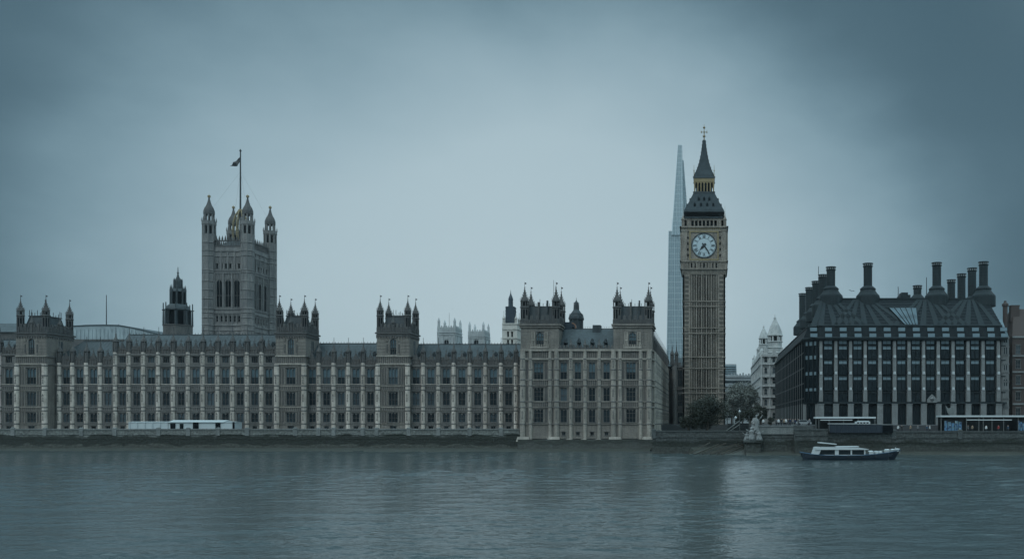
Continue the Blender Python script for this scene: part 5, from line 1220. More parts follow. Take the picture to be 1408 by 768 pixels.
    for i in range(6):
        k = i / 5; b.tube((A[0][0] + (A[1][0] - A[0][0]) * k, A[0][1] - .4, A[0][2]), (A[3][0] + (A[2][0] - A[3][0]) * k, A[3][1] - .4, A[3][2]), .13, n=4)
    b.build('skylight', ['bronze', 'skypane'], t)
    # chimneys
    def chimney(px, Yc, py_top, py_foot, big=True):
        sc_ = Yc / F; zt = Z(py_top, Yc); zf = Z(py_foot, Yc); q = MB()
        kx = 1.0; r = 1.48; x = X(px, Yc)
        if big: q.lathe(x, Yc, [(4.1, zf - 3), (4.1, zf + .3), (3.95, zf + .8), (3.2, zf + 1.6), (2.6, zf + 2.5), (2.75, zf + 3.1), (2.6, zf + 3.3), (1.9, zf + 3.9), (r, zf + 4.2)], 20)
        else: q.lathe(x, Yc, [(3.2, zf - 3), (3.0, zf + 1), (2.2, zf + 2), (r, zf + 2.8)], 20)
        q.prism(x, Yc, zf + 2.6, zt - .3, r, n=20)
        for j in range(7): zz_ = zf + 4.6 + j * 1.15; q.lathe(x, Yc, [(r, zz_ - .07), (r + .07, zz_), (r, zz_ + .07)], 20) if zz_ < zt - 1.5 else None
        q.lathe(x, Yc, [(r, zt - 1.3), (r + .25, zt - 1.0), (r + .3, zt - .9), (r + .1, zt - .8)], 20)
        for i in range(14): a = i * 2 * math.pi / 14; q.tube((x + (r + .1) * math.cos(a), Yc + (r + .1) * math.sin(a), zt - .85), (x + (r + .1) * math.cos(a), Yc + (r + .1) * math.sin(a), zt - .15), .08, n=4, m=1)
        q.lathe(x, Yc, [(r + .12, zt - .2), (r + .32, zt - .1), (r + .32, zt + .12), (r + .1, zt + .15)], 20)
        q.build('chimney', ['bronze2', 'joint'], t, at=(x, Yc, zf))
    for px, pt in ((1142.5, 367.5), (1193.3, 362.5), (1288, 361.5), (1352.3, 360.5)): chimney(px, ry + 1.5, pt, 409.5)
    for px, k, pt in ((1131.5, 1.066, 378), (1122, 1.135, 387), (1112.7, 1.215, 395.5), (1103.3, 1.305, 403.8)): chimney(px, (ry + 1.5) * k, pt, 580 - (580 - 412) / k)
    for px, k, pt in ((1336.5, 1.043, 369), (1322, 1.086, 377), (1308, 1.13, 385)): chimney(px, (ry + 1.5) * k, pt, 580 - (580 - 411) / k, False)
    chimney(1261.5, 330, 393, 415, False)
    b = MB(); y = 330; b.box(X(1238, y), X(1252, y), y, y + 6, zr - 2, Z(405, y)); b.box(X(1240, y), X(1249, y), y + .5, y + 5, zr - 2, Z(401.5, y)); b.build('plant_room', ['bronze2'], t)
    b = MB()
    for px, pt, Yc in ((1125.5, 366, 350), (1235, 394, 330), (1274, 381, 318)): b.tube((X(px, Yc), Yc, zr - 4), (X(px, Yc), Yc, Z(pt, Yc)), .2, .12, 5)
    b.build('aerial', ['iron'], t)
    # right-hand return: pale blue glass corner bay
    b = MB(); xq0, xq1 = P(1378.5), P(1389); b.box(xq0, xq1, Y + 1.2, Y + 20, 6, z(462)); b.frust((xq0, xq1, Y + 1.2, Y + 20), (xq0, xq1 - 1.4, Y + 4, Y + 20), z(462), z(437), 1)
    for k in range(9): b.box(xq0 - .05, xq1 + .1, Y + 1.0, Y + 1.25, z(560 - 12 * k) - .25, z(560 - 12 * k) + .25, 0)
    for p in (1381, 1384, 1387): b.box(P(p) - .15, P(p) + .15, Y + 1.0, Y + 1.25, 6, z(462), 0)
    for p in (530, 508, 486, 470): b.box(P(1381.6), P(1386.5), Y + 1.1, Y + 1.22, z(p), z(p - 9), 2)
    b.build('end_bay', ['pier', 'blind', 'pglass'], t)
    return t
office()

def brick_house():
    Y = 296; z = lambda p: Z(p, Y); P = lambda p: X(p, Y); x0, x1 = P(1392), P(1450)
    t = thing('brick_house', 'dark red brick house with banded storeys at right photo edge', 'building', ((x0 + x1) / 2, Y, 7))
    us = [P(1400), P(1414), P(1428)]; rows = [(z(p), z(p - 12), [(u, 1.7) for u in us]) for p in (572, 550, 528, 506, 486)]
    b = MB(); b.xf = shift(0, Y); facade(b, x0, x1, 6, z(462), rows); b.box(x0, x1, .8, 18, 6, z(462) - .1)
    for p in (576, 555, 533, 511, 489, 463): string(b, x0, x1, z(p), .6, .35, 1)
    b.build('wall', ['brick', 'pier'], t)
    for r in rows:
        for u in us: place('window', win(1.7, r[1] - r[0], 2, 1, 'pier'), (u, Y, r[0]), t)
    b = MB(); b.frust((x0, x1, Y, Y + 18), (x0 + 2.8, x1, Y + 7, Y + 11), z(462), z(421)); b.build('roof', ['brick'], t)
    b = MB(); b.box(P(1397), P(1409), Y + 5, Y + 7, z(440), z(418)); b.box(P(1396.5), P(1409.5), Y + 4.9, Y + 7.1, z(418), z(416.5)); b.lathe(P(1389), Y + 5, [(.8, z(462)), (.8, z(419)), (1.1, z(418)), (1.1, z(415)), (.5, z(413)), (.4, z(410.5))], 8); b.build('chimney', ['brick'], t)
brick_house()

# ------------------------------------------------------------------ pale ornate government building beyond the street
def ornate():
    Y = 436; s = Y / F; z = lambda p: Z(p, Y); x0, x1 = X(1047.5, Y), X(1092, Y); Yb = 536
    t = thing('ornate_building', 'pale ornate stone building with domed turrets beyond the dark office block', 'building', ((x0 + x1) / 2, Y, 7))
    cor = (489, 500, 517, 530, 545, 560)
    b = MB(); b.box(x0 + .6, x1, Y + .6, Yb, 6, z(487))
    for xf, L, n in ((left_face(x0, Yb), Yb - Y, 16), (shift(x0, Y), x1 - x0, 4)):
        b.xf = xf; g = L / n; us = [(g * (i + .5), g * .42) for i in range(n)]
        rows = [(z(p), z(p - 9), us) for p in (575, 557, 542, 527, 513, 498)]
        facade(b, 0, L, 6, z(487), rows, .6)
        for p in cor: string(b, 0, L, z(p), .9, .9, 0)
        for i in range(n + 1):
            u = g * i; b.lathe(u, -.2, [(.55, 6), (.5, z(490))], 8)
        for i in range(n): b.ext([(g * (i + .5) - g * .33, z(501.2)), (g * (i + .5) + g * .33, z(501.2)), (g * (i + .5), z(497.5))], -.6, .02)
        for i in range(n): b.ext([(g * (i + .5) - g * .28, z(487)), (g * (i + .5) + g * .28, z(487)), (g * (i + .5) + g * .2, z(481)), (g * (i + .5), z(477.5)), (g * (i + .5) - g * .2, z(481))], -.1, .6)
    b.xf = None; b.build('wall', ['victorian'], t)
    for xf, L, n, rz in ((left_face(x0, Yb), Yb - Y, 16, R(-90)), (shift(x0, Y), x1 - x0, 4, 0)):
        g = L / n
        for i in range(n):
            for p in (575, 557, 542, 527, 513, 498):
                if n == 16 and i % 2: continue
                place('window', win(g * .42, z(p - 9) - z(p), 1, 1, 'victorian'), xf((g * (i + .5), 0, z(p))), t, rz)
        if n == 16:
            q = MB(); q.xf = xf
            for i in range(1, n, 2):
                for p in (575, 557, 542, 527, 513, 498): q.box(g * (i + .5) - g * .2, g * (i + .5) + g * .2, .4, .45, z(p), z(p - 9))
            o = q.build('glazing', ['glass'], t); 
    def cup(px, Yc, r, pb, pd, pt, pf):
        x = X(px, Yc); zz = lambda p: Z(p, Yc); q = MB(); s2 = Yc / F; R_ = r * s2
        q.prism(x, Yc, 20, zz(pb), R_ * .92); q.prism(x, Yc, zz(pb), zz(pd), R_ * .6, m=1)
        for i in range(8): a = math.pi / 8 + i * math.pi / 4; q.tube((x + R_ * .85 * math.cos(a), Yc + R_ * .85 * math.sin(a), zz(pb)), (x + R_ * .85 * math.cos(a), Yc + R_ * .85 * math.sin(a), zz(pd)), R_ * .13, n=6)
        for p in (pb, pb + 8, pb + 15, pb + 24): q.lathe(x, Yc, [(R_ * .9, zz(p) - .4), (R_ * 1.08, zz(p)), (R_ * .9, zz(p) + .4)])
        q.lathe(x, Yc, [(R_ * .95, zz(pd) - .3), (R_ * 1.1, zz(pd)), (R_ * 1.05, zz(pd) + .5), (R_ * .9, zz(pd + (pt - pd) * .25)), (R_ * .66, zz(pd + (pt - pd) * .55)), (R_ * .36, zz(pd + (pt - pd) * .82)), (R_ * .15, zz(pt)), (R_ * .2, zz(pt - 1.5)), (R_ * .06, zz(pt - 2.5)), (.05, zz(pf))], 8)
        for k in range(1, 6):
            f_ = k / 6; rr = R_ * (1.05 - .85 * f_); q.lathe(x, Yc, [(rr * .9, zz(pd + (pt - pd) * f_) - .25), (rr * 1.02, zz(pd + (pt - pd) * f_)), (rr * .9, zz(pd + (pt - pd) * f_) + .25)], 8)
        q.build('domed_turret', ['victorian', 'dark'], t, at=(x, Yc, 20))
    cup(1065.5, 452, 10.8, 470, 461.5, 438.5, 431.5); cup(1050, 470, 6.8, 474, 465.5, 450.5, 446.5); cup(1043.8, 500, 3.6, 486, 480.5, 475, 472.5); cup(1037, 530, 2.6, 497, 493.5, 490, 488)
ornate()

# far city blocks at the end of the street
t = thing('office_building', 'distant flat grey office building behind the street trees', 'building', (X(1020, 620), 620, 7))
b = MB(); Y = 620; b.box(X(990, Y), X(1056, Y), Y, Y + 30, 7, Z(518.5, Y)); b.box(X(990, Y) - .5, X(1056, Y) + .5, Y - .8, Y + 30, Z(518.5, Y), Z(515.5, Y), 1)
for k in range(7): b.box(X(990, Y), X(1056, Y), Y - .25, Y + .1, Z(523 + 8 * k, Y), Z(526 + 8 * k, Y), 2)
for k in range(9): b.box(X(1001 + 4 * k, Y), X(1003 + 4 * k, Y), Y + 2, Y + 5, Z(515.5, Y), Z(513.8 - (k % 3), Y), 1)
b.build('wall', ['concrete', 'concrete', 'pglass'], t)
t = thing('tower_block', 'distant pale modern block just right of the clock tower', 'building', (X(1004, 720), 720, 7))
b = MB(); Y = 720; b.frust((X(985, Y), X(1015.5, Y), Y, Y + 30), (X(985, Y), X(1012.5, Y), Y + 2, Y + 30), 7, Z(500, Y))
for k in range(12): b.box(X(985, Y), X(1012.5, Y), Y - .3 + .1 * k * 0, Y + 2.2, Z(503 + 3 * k, Y) - .4, Z(503 + 3 * k, Y) + .4, 1)
b.build('wall', ['concrete', 'shard'], t)

# ------------------------------------------------------------------ trees
def tree(label, px, Y, py_top, z_base, rx, mat='leaf', leaves=5200, size=.42, trunk=.4, trunk_h=.35, group=None, clumps=26, seed=1):
    r_ = random.Random(seed); x = X(px, Y); zt = Z(py_top, Y); hh = zt - z_base
    t = thing('tree', label, 'tree', (x, Y, z_base), group)
    zc = z_base + hh * (trunk_h + (1 - trunk_h) / 2); rz = hh * (1 - trunk_h) / 2
    cl = []
    for i in range(clumps):
        while True:
            p = Vector((r_.uniform(-1, 1), r_.uniform(-1, 1), r_.uniform(-1, 1)))
            if .15 < p.length < .92: break
        k = r_.uniform(.22, .42)
        cl.append((Vector((x + p.x * rx * (1 - k * .5), Y + p.y * rx * (1 - k * .5), zc + p.z * rz * (1 - k * .4))), k * rx, k * rz * 1.05))
    b = MB(); b.tube((x, Y, z_base - .3), (x, Y, z_base + hh * .45), trunk, trunk * .6, 8)
    for c, kx, kz in cl[::2]: b.tube((x, Y, z_base + hh * r_.uniform(.2, .45)), tuple(c), trunk * .35, .04, 5)
    b.build('trunk', ['bark'], t)
    b = MB(); vs = []; fs = []
    for i in range(leaves):
        c, kx, kz = cl[r_.randrange(len(cl))]
        d = Vector((r_.gauss(0, 1), r_.gauss(0, 1), r_.gauss(0, 1))).normalized() * (r_.random() ** .45)
        p = c + Vector((d.x * kx, d.y * kx, d.z * kz))
        if p.z < z_base + .05: p.z = z_base + .05
        n = Vector((r_.gauss(0, 1), r_.gauss(0, 1), r_.gauss(0, 1))).normalized(); a = n.orthogonal().normalized(); c2 = n.cross(a); q = size * r_.uniform(.5, 1.2)
        o = len(vs); vs += [tuple(p - a * q), tuple(p + c2 * q * .6), tuple(p + a * q), tuple(p - c2 * q * .6)]; fs.append((o, o + 1, o + 2, o + 3))
    b.v = vs; b.f = fs; b.m = [0] * len(fs); b.build('crown', [mat], t)
    return t
tree('broad dark bushy tree on the wall before the clock tower', 973, 236, 542, 5.3, 6.4, leaves=14000, size=.24, trunk_h=.06, clumps=40, seed=3)
tree('low dark shrub beside the link block at the wall', 947, 240, 566, 5.3, 3.0, leaves=3000, size=.24, trunk_h=.03, clumps=18, seed=4)
tree('tall grey street tree right beside the clock tower', 1006, 400, 523, 7.2, 7.5, 'leaf2', 6000, .42, seed=5, trunk_h=.15, clumps=34, group='grey street trees beyond the bridge road')
tree('grey street tree in the middle of the far road', 1021, 420, 520, 7.2, 7.5, 'leaf2', 6000, .42, seed=6, trunk_h=.15, clumps=34, group='grey street trees beyond the bridge road')
tree('grey street tree nearest the pale ornate building', 1032, 440, 527, 7.2, 6.0, 'leaf2', 5000, .42, seed=8, trunk_h=.15, clumps=30, group='grey street trees beyond the bridge road')
tree('small dark tree left of the stone figure group', 1015, 262, 563, 7.2, 2.6, leaves=2600, size=.22, trunk_h=.1, clumps=16, seed=9)
tree('small dark tree behind the stone figure group', 1031, 258, 559, 7.2, 2.3, leaves=2600, size=.22, trunk_h=.2, clumps=16, seed=10)
tree('small dark tree right of the stone figure group', 1046, 262, 558, 7.2, 2.3, leaves=2800, size=.22, trunk_h=.15, clumps=16, seed=11)
tree('round clipped dark shrub among the pedestrians', 1060, 246, 571.5, 7.2, 1.3, leaves=1800, size=.18, trunk_h=.05, clumps=12, seed=12)

# ------------------------------------------------------------------ things on and by the river walls
def figure_group():
    Y = 214.6; z = lambda p: Z(p, Y); P = lambda p: X(p, Y); xc = P(1036)
    t = thing('statue', 'weathered pale stone figure group on pedestal projecting from the river wall', 'statue', (xc, Y, 0))
    b = MB(); b.box(P(1024), P(1046), Y - .6, Y + 9, -1.2, z(608)); b.box(P(1022.5), P(1047.5), Y - .9, Y + 9, z(608), z(605.5)); b.box(P(1026), P(1044), Y - .4, Y + 3, z(605.5), z(602)); b.build('pedestal', ['weed2'], t)
    def drape(cx, cy, zb, h, r, lean=0, arms=()):
        q = MB(); pr = [(r * 1.15, 0), (r * 1.0, .18), (r * .75, .38), (r * .62, .52), (r * .72, .66), (r * .78, .76), (r * .34, .83), (r * .2, .855), (r * .3, .90), (r * .32, .95), (r * .2, .99), (.02, 1.0)]
        q.lathe(cx, cy, [(a, zb + c * h) for a, c in pr], 12, 0, sy=.8)
        for i in range(7): a = i * .9; q.tube((cx + r * 1.1 * math.cos(a), cy + r * .9 * math.sin(a), zb), (cx + r * .6 * math.cos(a), cy + r * .5 * math.sin(a), zb + h * .5), r * .16, r * .08, 5)
        for dx, dz in arms: q.tube((cx + (r * .7 if dx > 0 else -r * .7), cy, zb + h * .74), (cx + dx, cy - .3, zb + h * .74 + dz), r * .2, r * .13, 6)
        return q
    for nm, q in (('figure', drape(P(1040.3), Y + .7, z(602), z(569.5) - z(602), .75, 0, ((1.5, 1.4), (-1.3, -.6)))), ('figure', drape(P(1033.3), Y + .2, z(605), z(588) - z(605), .95, 0, ((1.2, .6), (-1.3, .4)))),
                  ('figure', drape(P(1043.5), Y, z(605), z(591.5) - z(605), .85, 0, ((1.1, .5), (-1, .2)))), ('figure', drape(P(1026.8), Y + .2, z(605.5), z(594) - z(605.5), .75, 0, ((.9, .3), (-1.0, .5))))):
        q.build(nm, ['statue'], t, smooth=True)
    b = MB(); b.lathe(P(1037), Y + 1.6, [(1.3, z(605)), (1.15, z(597)), (.9, z(590)), (1.1, z(588)), (.6, z(586)), (.5, z(583))], 8); b.build('rock', ['statue'], t)
figure_group()

t = thing('slipway', 'broken timber slipway slanting down the dark wall foot to the water', 'slipway', (X(990, 215), 217, 0))
for i in range(11):
    Y = 221.5; x = X(948 + 7.2 * i, Y); L = rnd.uniform(5, 8); b = MB(); y0 = rnd.uniform(215, 217)
    q = [(x, y0, .1), (x + L, Y - .2, rnd.uniform(2.2, 3.0))]; v = Vector(q[1]) - Vector(q[0])
    b.tube(q[0], q[1], .22, .18, 4); b.build('beam', ['timber'], t, at=q[0])
b = MB(); b.hexa([(X(945, 222), 214, -.6), (X(1030, 222), 213, -.6), (X(1030, 222), 221.9, -.6), (X(945, 222), 221.9, -.6), (X(960, 222), 218, .1), (X(1028, 222), 215, .3), (X(1028, 222), 221.9, 2.2), (X(950, 222), 221.9, 1.6)]); b.build('ramp', ['mud'], t)

t = thing('hoarding', 'dark slatted site hoarding on the bank left of the statue', 'fence', (X(1010, 228), 228, 5.3))
b = MB(); Y = 228
b.box(X(1000, Y), X(1030, Y), Y, Y + .12, 5.3, Z(582, Y))
for k in range(5): b.box(X(1017, Y), X(1030, Y), Y - .12, Y - .01, 5.6 + .5 * k, 5.75 + .5 * k)
b.build('panel', ['black'], t)
pb = MB(); pb.box(-.12, .12, -.2, -.02, 0, 4.6); pm = pb.mesh('post', ['granited'])
for p in (1000, 1008, 1017, 1030): place('post', pm, (X(p, Y), Y, 5.3), t)
b = MB(); b.tube((X(995, 226), 226, 5.3), (X(1017, 226), 226, Z(578, 226)), .14, n=5); b.tube((X(1000, 226), 226, 5.3), (X(1017, 226), 226, Z(583, 226)), .1, n=5); b.build('brace', ['granite'], t)

def lamp(px, Y, py, zb, label):
    x = X(px, Y); zt = Z(py, Y); t = thing('street_lamp', label, 'street lamp', (x, Y, zb), 'street lamps by the bridge road')
    b = MB(); b.lathe(x, Y, [(.28, zb), (.28, zb + .6), (.12, zb + .9), (.08, zt - .6)], 8); b.build('post', ['iron'], t)
    b = MB(); b.lathe(x, Y, [(.12, zt - .6), (.34, zt - .25), (.34, zt), (.1, zt + .2), (.03, zt + .35)], 10); b.build('globe', ['wpaint'], t)
lamp(1011.5, 232, 573, 5.3, 'street lamp with lower pale globe left of the statue'); lamp(1017, 256, 564.5, 7.2, 'street lamp with higher pale globe behind the hoarding')

# marquee on the terrace
def marquee():
    Y = 252.5; z = lambda p: Z(p, Y); P = lambda p: X(p, Y)
    t = thing('marquee', 'long white terrace marquee with raised gable roof on the palace terrace', 'marquee', (P(248), Y, ZT))
    b = MB(); b.box(P(232), P(320), Y, Y + 5, ZT, z(580)); b.extx([(Y - .4, z(580)), (Y + 5.4, z(580)), (Y + 2.5, z(577))], P(231), P(308), 0); b.extx([(Y - .2, z(580)), (Y + 5.2, z(580)), (Y + 2.5, z(579))], P(308), P(320.5), 0); b.build('canopy', ['white'], t)
    b = MB(); b.box(P(176), P(232), Y + .2, Y + 4.5, ZT, z(580)); b.extx([(Y, z(580)), (Y + 4.7, z(580)), (Y + 2.3, z(579))], P(175.5), P(231), 0)
    for k in range(6): b.tube((P(178 + 10.5 * k), Y - .05, ZT), (P(178 + 10.5 * k), Y - .05, z(580)), .1, n=5, m=1)
    b.build('side_tent', ['white', 'wpaint'], t)
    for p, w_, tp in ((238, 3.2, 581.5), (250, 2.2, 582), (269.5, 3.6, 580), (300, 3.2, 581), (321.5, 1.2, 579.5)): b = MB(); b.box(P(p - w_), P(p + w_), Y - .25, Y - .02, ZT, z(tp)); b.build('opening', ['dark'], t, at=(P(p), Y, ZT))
marquee()

# pier canopies
def canopy(label, px0, px1, Y, py, zb, posts, D=4, drop=None):
    z = lambda p: Z(p, Y); P = lambda p: X(p, Y)
    t = thing('pier_canopy', label, 'canopy', ((P(px0) + P(px1)) / 2, Y, zb))
    b = MB(); b.box(P(px0), P(px1), Y - .3, Y + D, z(py + 1.4), z(py - .9)); b.build('roof', ['wpaint'], t)
    if drop: b = MB(); b.box(P(drop[0]), P(drop[1]), Y - .1, Y + .1, z(drop[2] + .6), z(drop[2] - .6)); b.build('rail', ['wpaint'], t)
    b = MB(); b.box(P(px0) + .4, P(px1) - .4, Y + D - .2, Y + D, zb, z(py + 1.4)); b.build('back_wall', ['black'], t)
    q = MB(); q.tube((0, 0, 0), (0, 0, z(py + 1.4) - zb), .08, n=6); me = q.mesh('post', ['granite'])
    for p in posts: place('post', me, (P(p), Y, zb), t)
    return t
canopy('short white flat pier canopy above the boat cabin', 1121, 1204, 222, 573.4, 5.55, (1122, 1126, 1140, 1160, 1180, 1203), drop=(1128, 1172, 577))
canopy('long white flat pier canopy at the right photo edge', 1293, 1440, 219, 571.5, 5.55, (1294, 1329, 1346, 1352, 1364, 1380, 1400, 1420), drop=(1329, 1391, 576.8))
for lab, a, c in (('blue and white mosaic poster panel under the long pier canopy', 1298, 1323), ('blue poster panel cut off by the right photo edge', 1399.5, 1415)):
    Y = 219.4; t = thing('poster_panel', lab, 'poster', (X((a + c) / 2, Y), Y, 5.55)); b = MB(); b.box(X(a, Y), X(c, Y), Y, Y + .12, 5.6, Z(577.5, Y)); b.build('frame', ['black'], t)
    b = MB(); n = 5
    for i in range(n): b.box(X(a, Y) + .1 + (X(c, Y) - X(a, Y) - .1) * i / n, X(a, Y) + (X(c, Y) - X(a, Y) - .1) * (i + .93) / n, Y - .03, Y + .01, 5.9, Z(578, Y) - .3 * (i % 3))
    b.build('print', ['poster'], t)
t = thing('gangway', 'dark blue pier gangway barrier behind the boat bow', 'gangway', (X(1184, 214), 214.5, 5))
b = MB(); Y = 214.4; b.box(X(1140.5, Y), X(1213, Y), Y, Y + .3, Z(594.5, Y), Z(583.5, Y)); b.box(X(1213, Y), X(1228, Y), Y + .1, Y + .4, Z(594.5, Y), Z(584, Y), 1)
for k in range(10): b.box(X(1141 + 8 * k, Y) - .06, X(1141 + 8 * k, Y) + .06, Y - .08, Y, Z(594.5, Y), Z(583.5, Y), 0)
b.build('panel', ['navy', 'dark'], t)
b = MB(); b.tube((X(1140, Y), Y, Z(582.5, Y)), (X(1228, Y), Y, Z(583, Y)), .07, n=5); b.build('handrail', ['granite'], t)
t = thing('moored_launch', 'small white launch roof showing above the gangway barrier', 'boat', (X(1188, 218), 218, 5.6))
b = MB(); Y = 217.5; b.box(X(1177, Y), X(1196.5, Y), Y, Y + 2, Z(582.5, Y), Z(579, Y)); b.box(X(1180, Y), X(1195, Y), Y + .2, Y + 1.8, Z(579, Y), Z(578, Y)); b.frust((X(1139, Y), X(1177, Y), Y + .4, Y + 1.4), (X(1139, Y), X(1177, Y), Y + .4, Y + 1.4), Z(582.4, Y), Z(581.6, Y)); b.build('cabin', ['wpaint'], t)
b = MB(); 
for k in range(4): b.box(X(1178.5 + 4.3 * k, Y), X(1181.3 + 4.3 * k, Y), Y - .03, Y + .02, Z(581.8, Y), Z(580, Y))
b.build('windows', ['dark'], t)
t = thing('pennant', 'pale pointed pennant on a pole above the long pier canopy', 'flag', (X(1300, 224), 224, 5.6))
b = MB(); Y = 224; b.ext([(X(1300.3, Y), Z(557, Y)), (X(1304, Y), Z(561, Y)), (X(1310, Y), Z(559.5, Y)), (X(1312, Y), Z(569, Y)), (X(1305, Y), Z(570, Y)), (X(1302.5, Y), Z(566, Y))], Y, Y + .06); b.build('cloth', ['granite'], t)
b = MB(); b.tube((X(1300, Y), Y, 5.6), (X(1300, Y), Y, Z(555, Y)), .07, n=5); b.build('pole', ['iron'], t)
t = thing('parked_car', 'pale car parked behind the lower quay wall', 'car', (X(1105, 240), 240, 7.2))
b = MB(); xx = X(1105, 240); b.ext([(xx - 2.1, 7.5), (xx + 2.1, 7.5), (xx + 2.1, 8.0), (xx + 1.3, 8.15), (xx + .7, 8.65), (xx - 1.1, 8.65), (xx - 1.8, 8.15), (xx - 2.1, 8.0)], 239.2, 240.8); b.build('body', ['concrete'], t)
b = MB(); b.ext([(xx - 1.5, 8.15), (xx + 1.0, 8.15), (xx + .6, 8.55), (xx - 1.0, 8.55)], 239.17, 239.2); b.build('window', ['glass'], t)
for u in (-1.3, 1.3):
    b = MB(); b.xf = None; b.tube((xx + u, 239.15, 7.5), (xx + u, 239.5, 7.5), .32, n=12); b.build('wheel', ['black'], t)

# ------------------------------------------------------------------ the boat
def boat():
    Y = 184.5; z = lambda p: Z(p, Y); P = lambda p: X(p, Y)
    t = thing('river_boat', 'navy hulled river boat with white cabin lying below the embankment', 'boat', (P(1172), Y, 0))
    st = [(1101, .5, 621.5, 628), (1106, 1.5, 622.5, 632), (1118, 2.1, 624.3, 634), (1135, 2.3, 625.6, 634), (1160, 2.35, 626, 634), (1185, 2.3, 625.5, 634), (1205, 2.0, 624, 634), (1222, 1.4, 622, 634), (1233, .75, 620.2, 634), (1240.5, .12, 619, 633)]
    b = MB(); vs = []; n = 9
    for px, hw, sh, kl in st:
        zt, zb = z(sh), -.6
        rake = 0
        for j in range(n):
            a = j / (n - 1); u = 2 * a - 1; wv = hw * (1 - .0 * abs(u)); 
            prof = [(-1, 1.0), (-.97, .6), (-.88, .25), (-.6, .03), (0, 0), (.6, .03), (.88, .25), (.97, .6), (1, 1.0)][j]
            xx = P(px) - (1 - prof[1]) * (1.6 if px > 1230 else (-.9 if px < 1105 else 0))
            vs.append((xx, Y + 2 + prof[0] * hw, zb + (zt - zb) * prof[1]))
    fs = [(i * n + j, i * n + j + 1, (i + 1) * n + j + 1, (i + 1) * n + j) for i in range(len(st) - 1) for j in range(n - 1)]
    fs += [tuple(range(n)), tuple(range((len(st) - 1) * n, len(st) * n))] + [(i * n, (i + 1) * n, (i + 1) * n + n - 1, i * n + n - 1) for i in range(len(st) - 1)]
    b._add(vs, fs, 0); b.build('hull', ['navy'], t)
    b = MB()
    for (p0, h0, s0, _), (p1, h1, s1, _) in zip(st, st[1:]):
        for sg in (-1, 1): b.tube((P(p0), Y + 2 + sg * h0, z(s0) + .02), (P(p1), Y + 2 + sg * h1, z(s1) + .02), .11, n=5)
    b.build('rubbing_strake', ['coat_blue'], t)
    b = MB(); y0, y1 = Y + .35, Y + 3.65                  # saloon cabin
    b.ext([(P(1117.5), z(625)), (P(1121.5), z(614.5)), (P(1131), z(614.5)), (P(1126), z(625))], y0, y1)
    b.box(P(1127), P(1192), y0 + .1, y1 - .1, z(626), z(624.7))
    for p, w_ in ((1151, 2.6), (1171, 1.0), (1189.5, .9)): b.box(P(p - w_), P(p + w_), y0, y1, z(625), z(618))
    b.build('cabin', ['wpaint'], t)
    b = MB(); b.box(P(1128), P(1189), y0 + .12, y1 - .12, z(624.7), z(618.2))
    b.build('window_band', ['pglass'], t)
    b = MB(); b.ext([(P(1121.5), z(617.9)), (P(1194.5), z(617.9)), (P(1194.5), z(617)), (P(1183), z(615.5)), (P(1150), z(614.2)), (P(1122.5), z(614.2))], y0 - .2, y1 + .2); b.box(P(1150), P(1182), y0 + .3, y1 - .3, z(614.3), z(613.2)); b.build('roof', ['wpaint'], t)
    b = MB(); b.hexa([(P(1126.5), y0 + .3, z(608.8)), (P(1151), y0 + .3, z(611)), (P(1151), y1 - .3, z(611)), (P(1126.5), y1 - .3, z(608.8)), (P(1126.5), y0 + .3, z(607.2)), (P(1151), y0 + .3, z(609.8)), (P(1151), y1 - .3, z(609.8)), (P(1126.5), y1 - .3, z(607.2))]); b.build('wheelhouse_roof', ['wpaint'], t)
    q = MB(); q.tube((0, 0, 0), (0, 0, z(609.5) - z(614.3)), .05, n=5); me = q.mesh('post', ['iron'])
    for p in (1129, 1148): 
        for y in (y0 + .5, y1 - .5): place('post', me, (P(p), y, z(614.3)), t)
    for p, w_, h in ((1199, 3.2, .55), (1207, 2.2, .5), (1212.5, 1.8, .45), (1222, 3.0, .5), (1229.5, 1.8, .42), (1235.5, 2.4, .4)):
        b = MB(); zz = z(624 if p < 1216 else 621.5 - (p - 1222) * .12); b.box(P(p - w_), P(p + w_), Y + .8 + (p - 1199) * .015, Y + 2.6, zz - .1, zz + h); b.frust((P(p - w_), P(p + w_), Y + 1, Y + 2.5), (P(p - w_ * .7), P(p + w_ * .7), Y + 1.2, Y + 2.3), zz + h, zz + h + .15); b.build('deck_seat', ['wpaint'], t, at=(P(p), Y + 1.7, zz))
    b = MB(); pts = [(P(1196), Y + .1, z(620.5)), (P(1212), Y + .5, z(619.5)), (P(1228), Y + 1.1, z(617.8)), (P(1240), Y + 2, z(616.8))]
    for a, c in zip(pts, pts[1:]): b.tube(a, c, .045, n=5)
    for a in pts: b.tube(a, (a[0], a[1], a[2] - 1.0), .04, n=5)
    b.build('guard_rail', ['wpaint'], t)
    q = MB(); q.lathe(0, 0, [(.04, .28), (.13, .2), (.13, -.2), (.04, -.28)], 8); q.tube((0, 0, .25), (0, .1, .75), .02, n=4); fm = q.mesh('fender', ['black'])
    for p in (1128, 1147, 1166, 1184, 1203): place('fender', fm, (P(p), Y - .5, z(627.6)), t)
    b = MB(); b.tube((P(1234), Y + 2, z(620)), (P(1234), Y + 2, z(614.5)), .05, n=5); b.build('jackstaff', ['wpaint'], t)
boat()

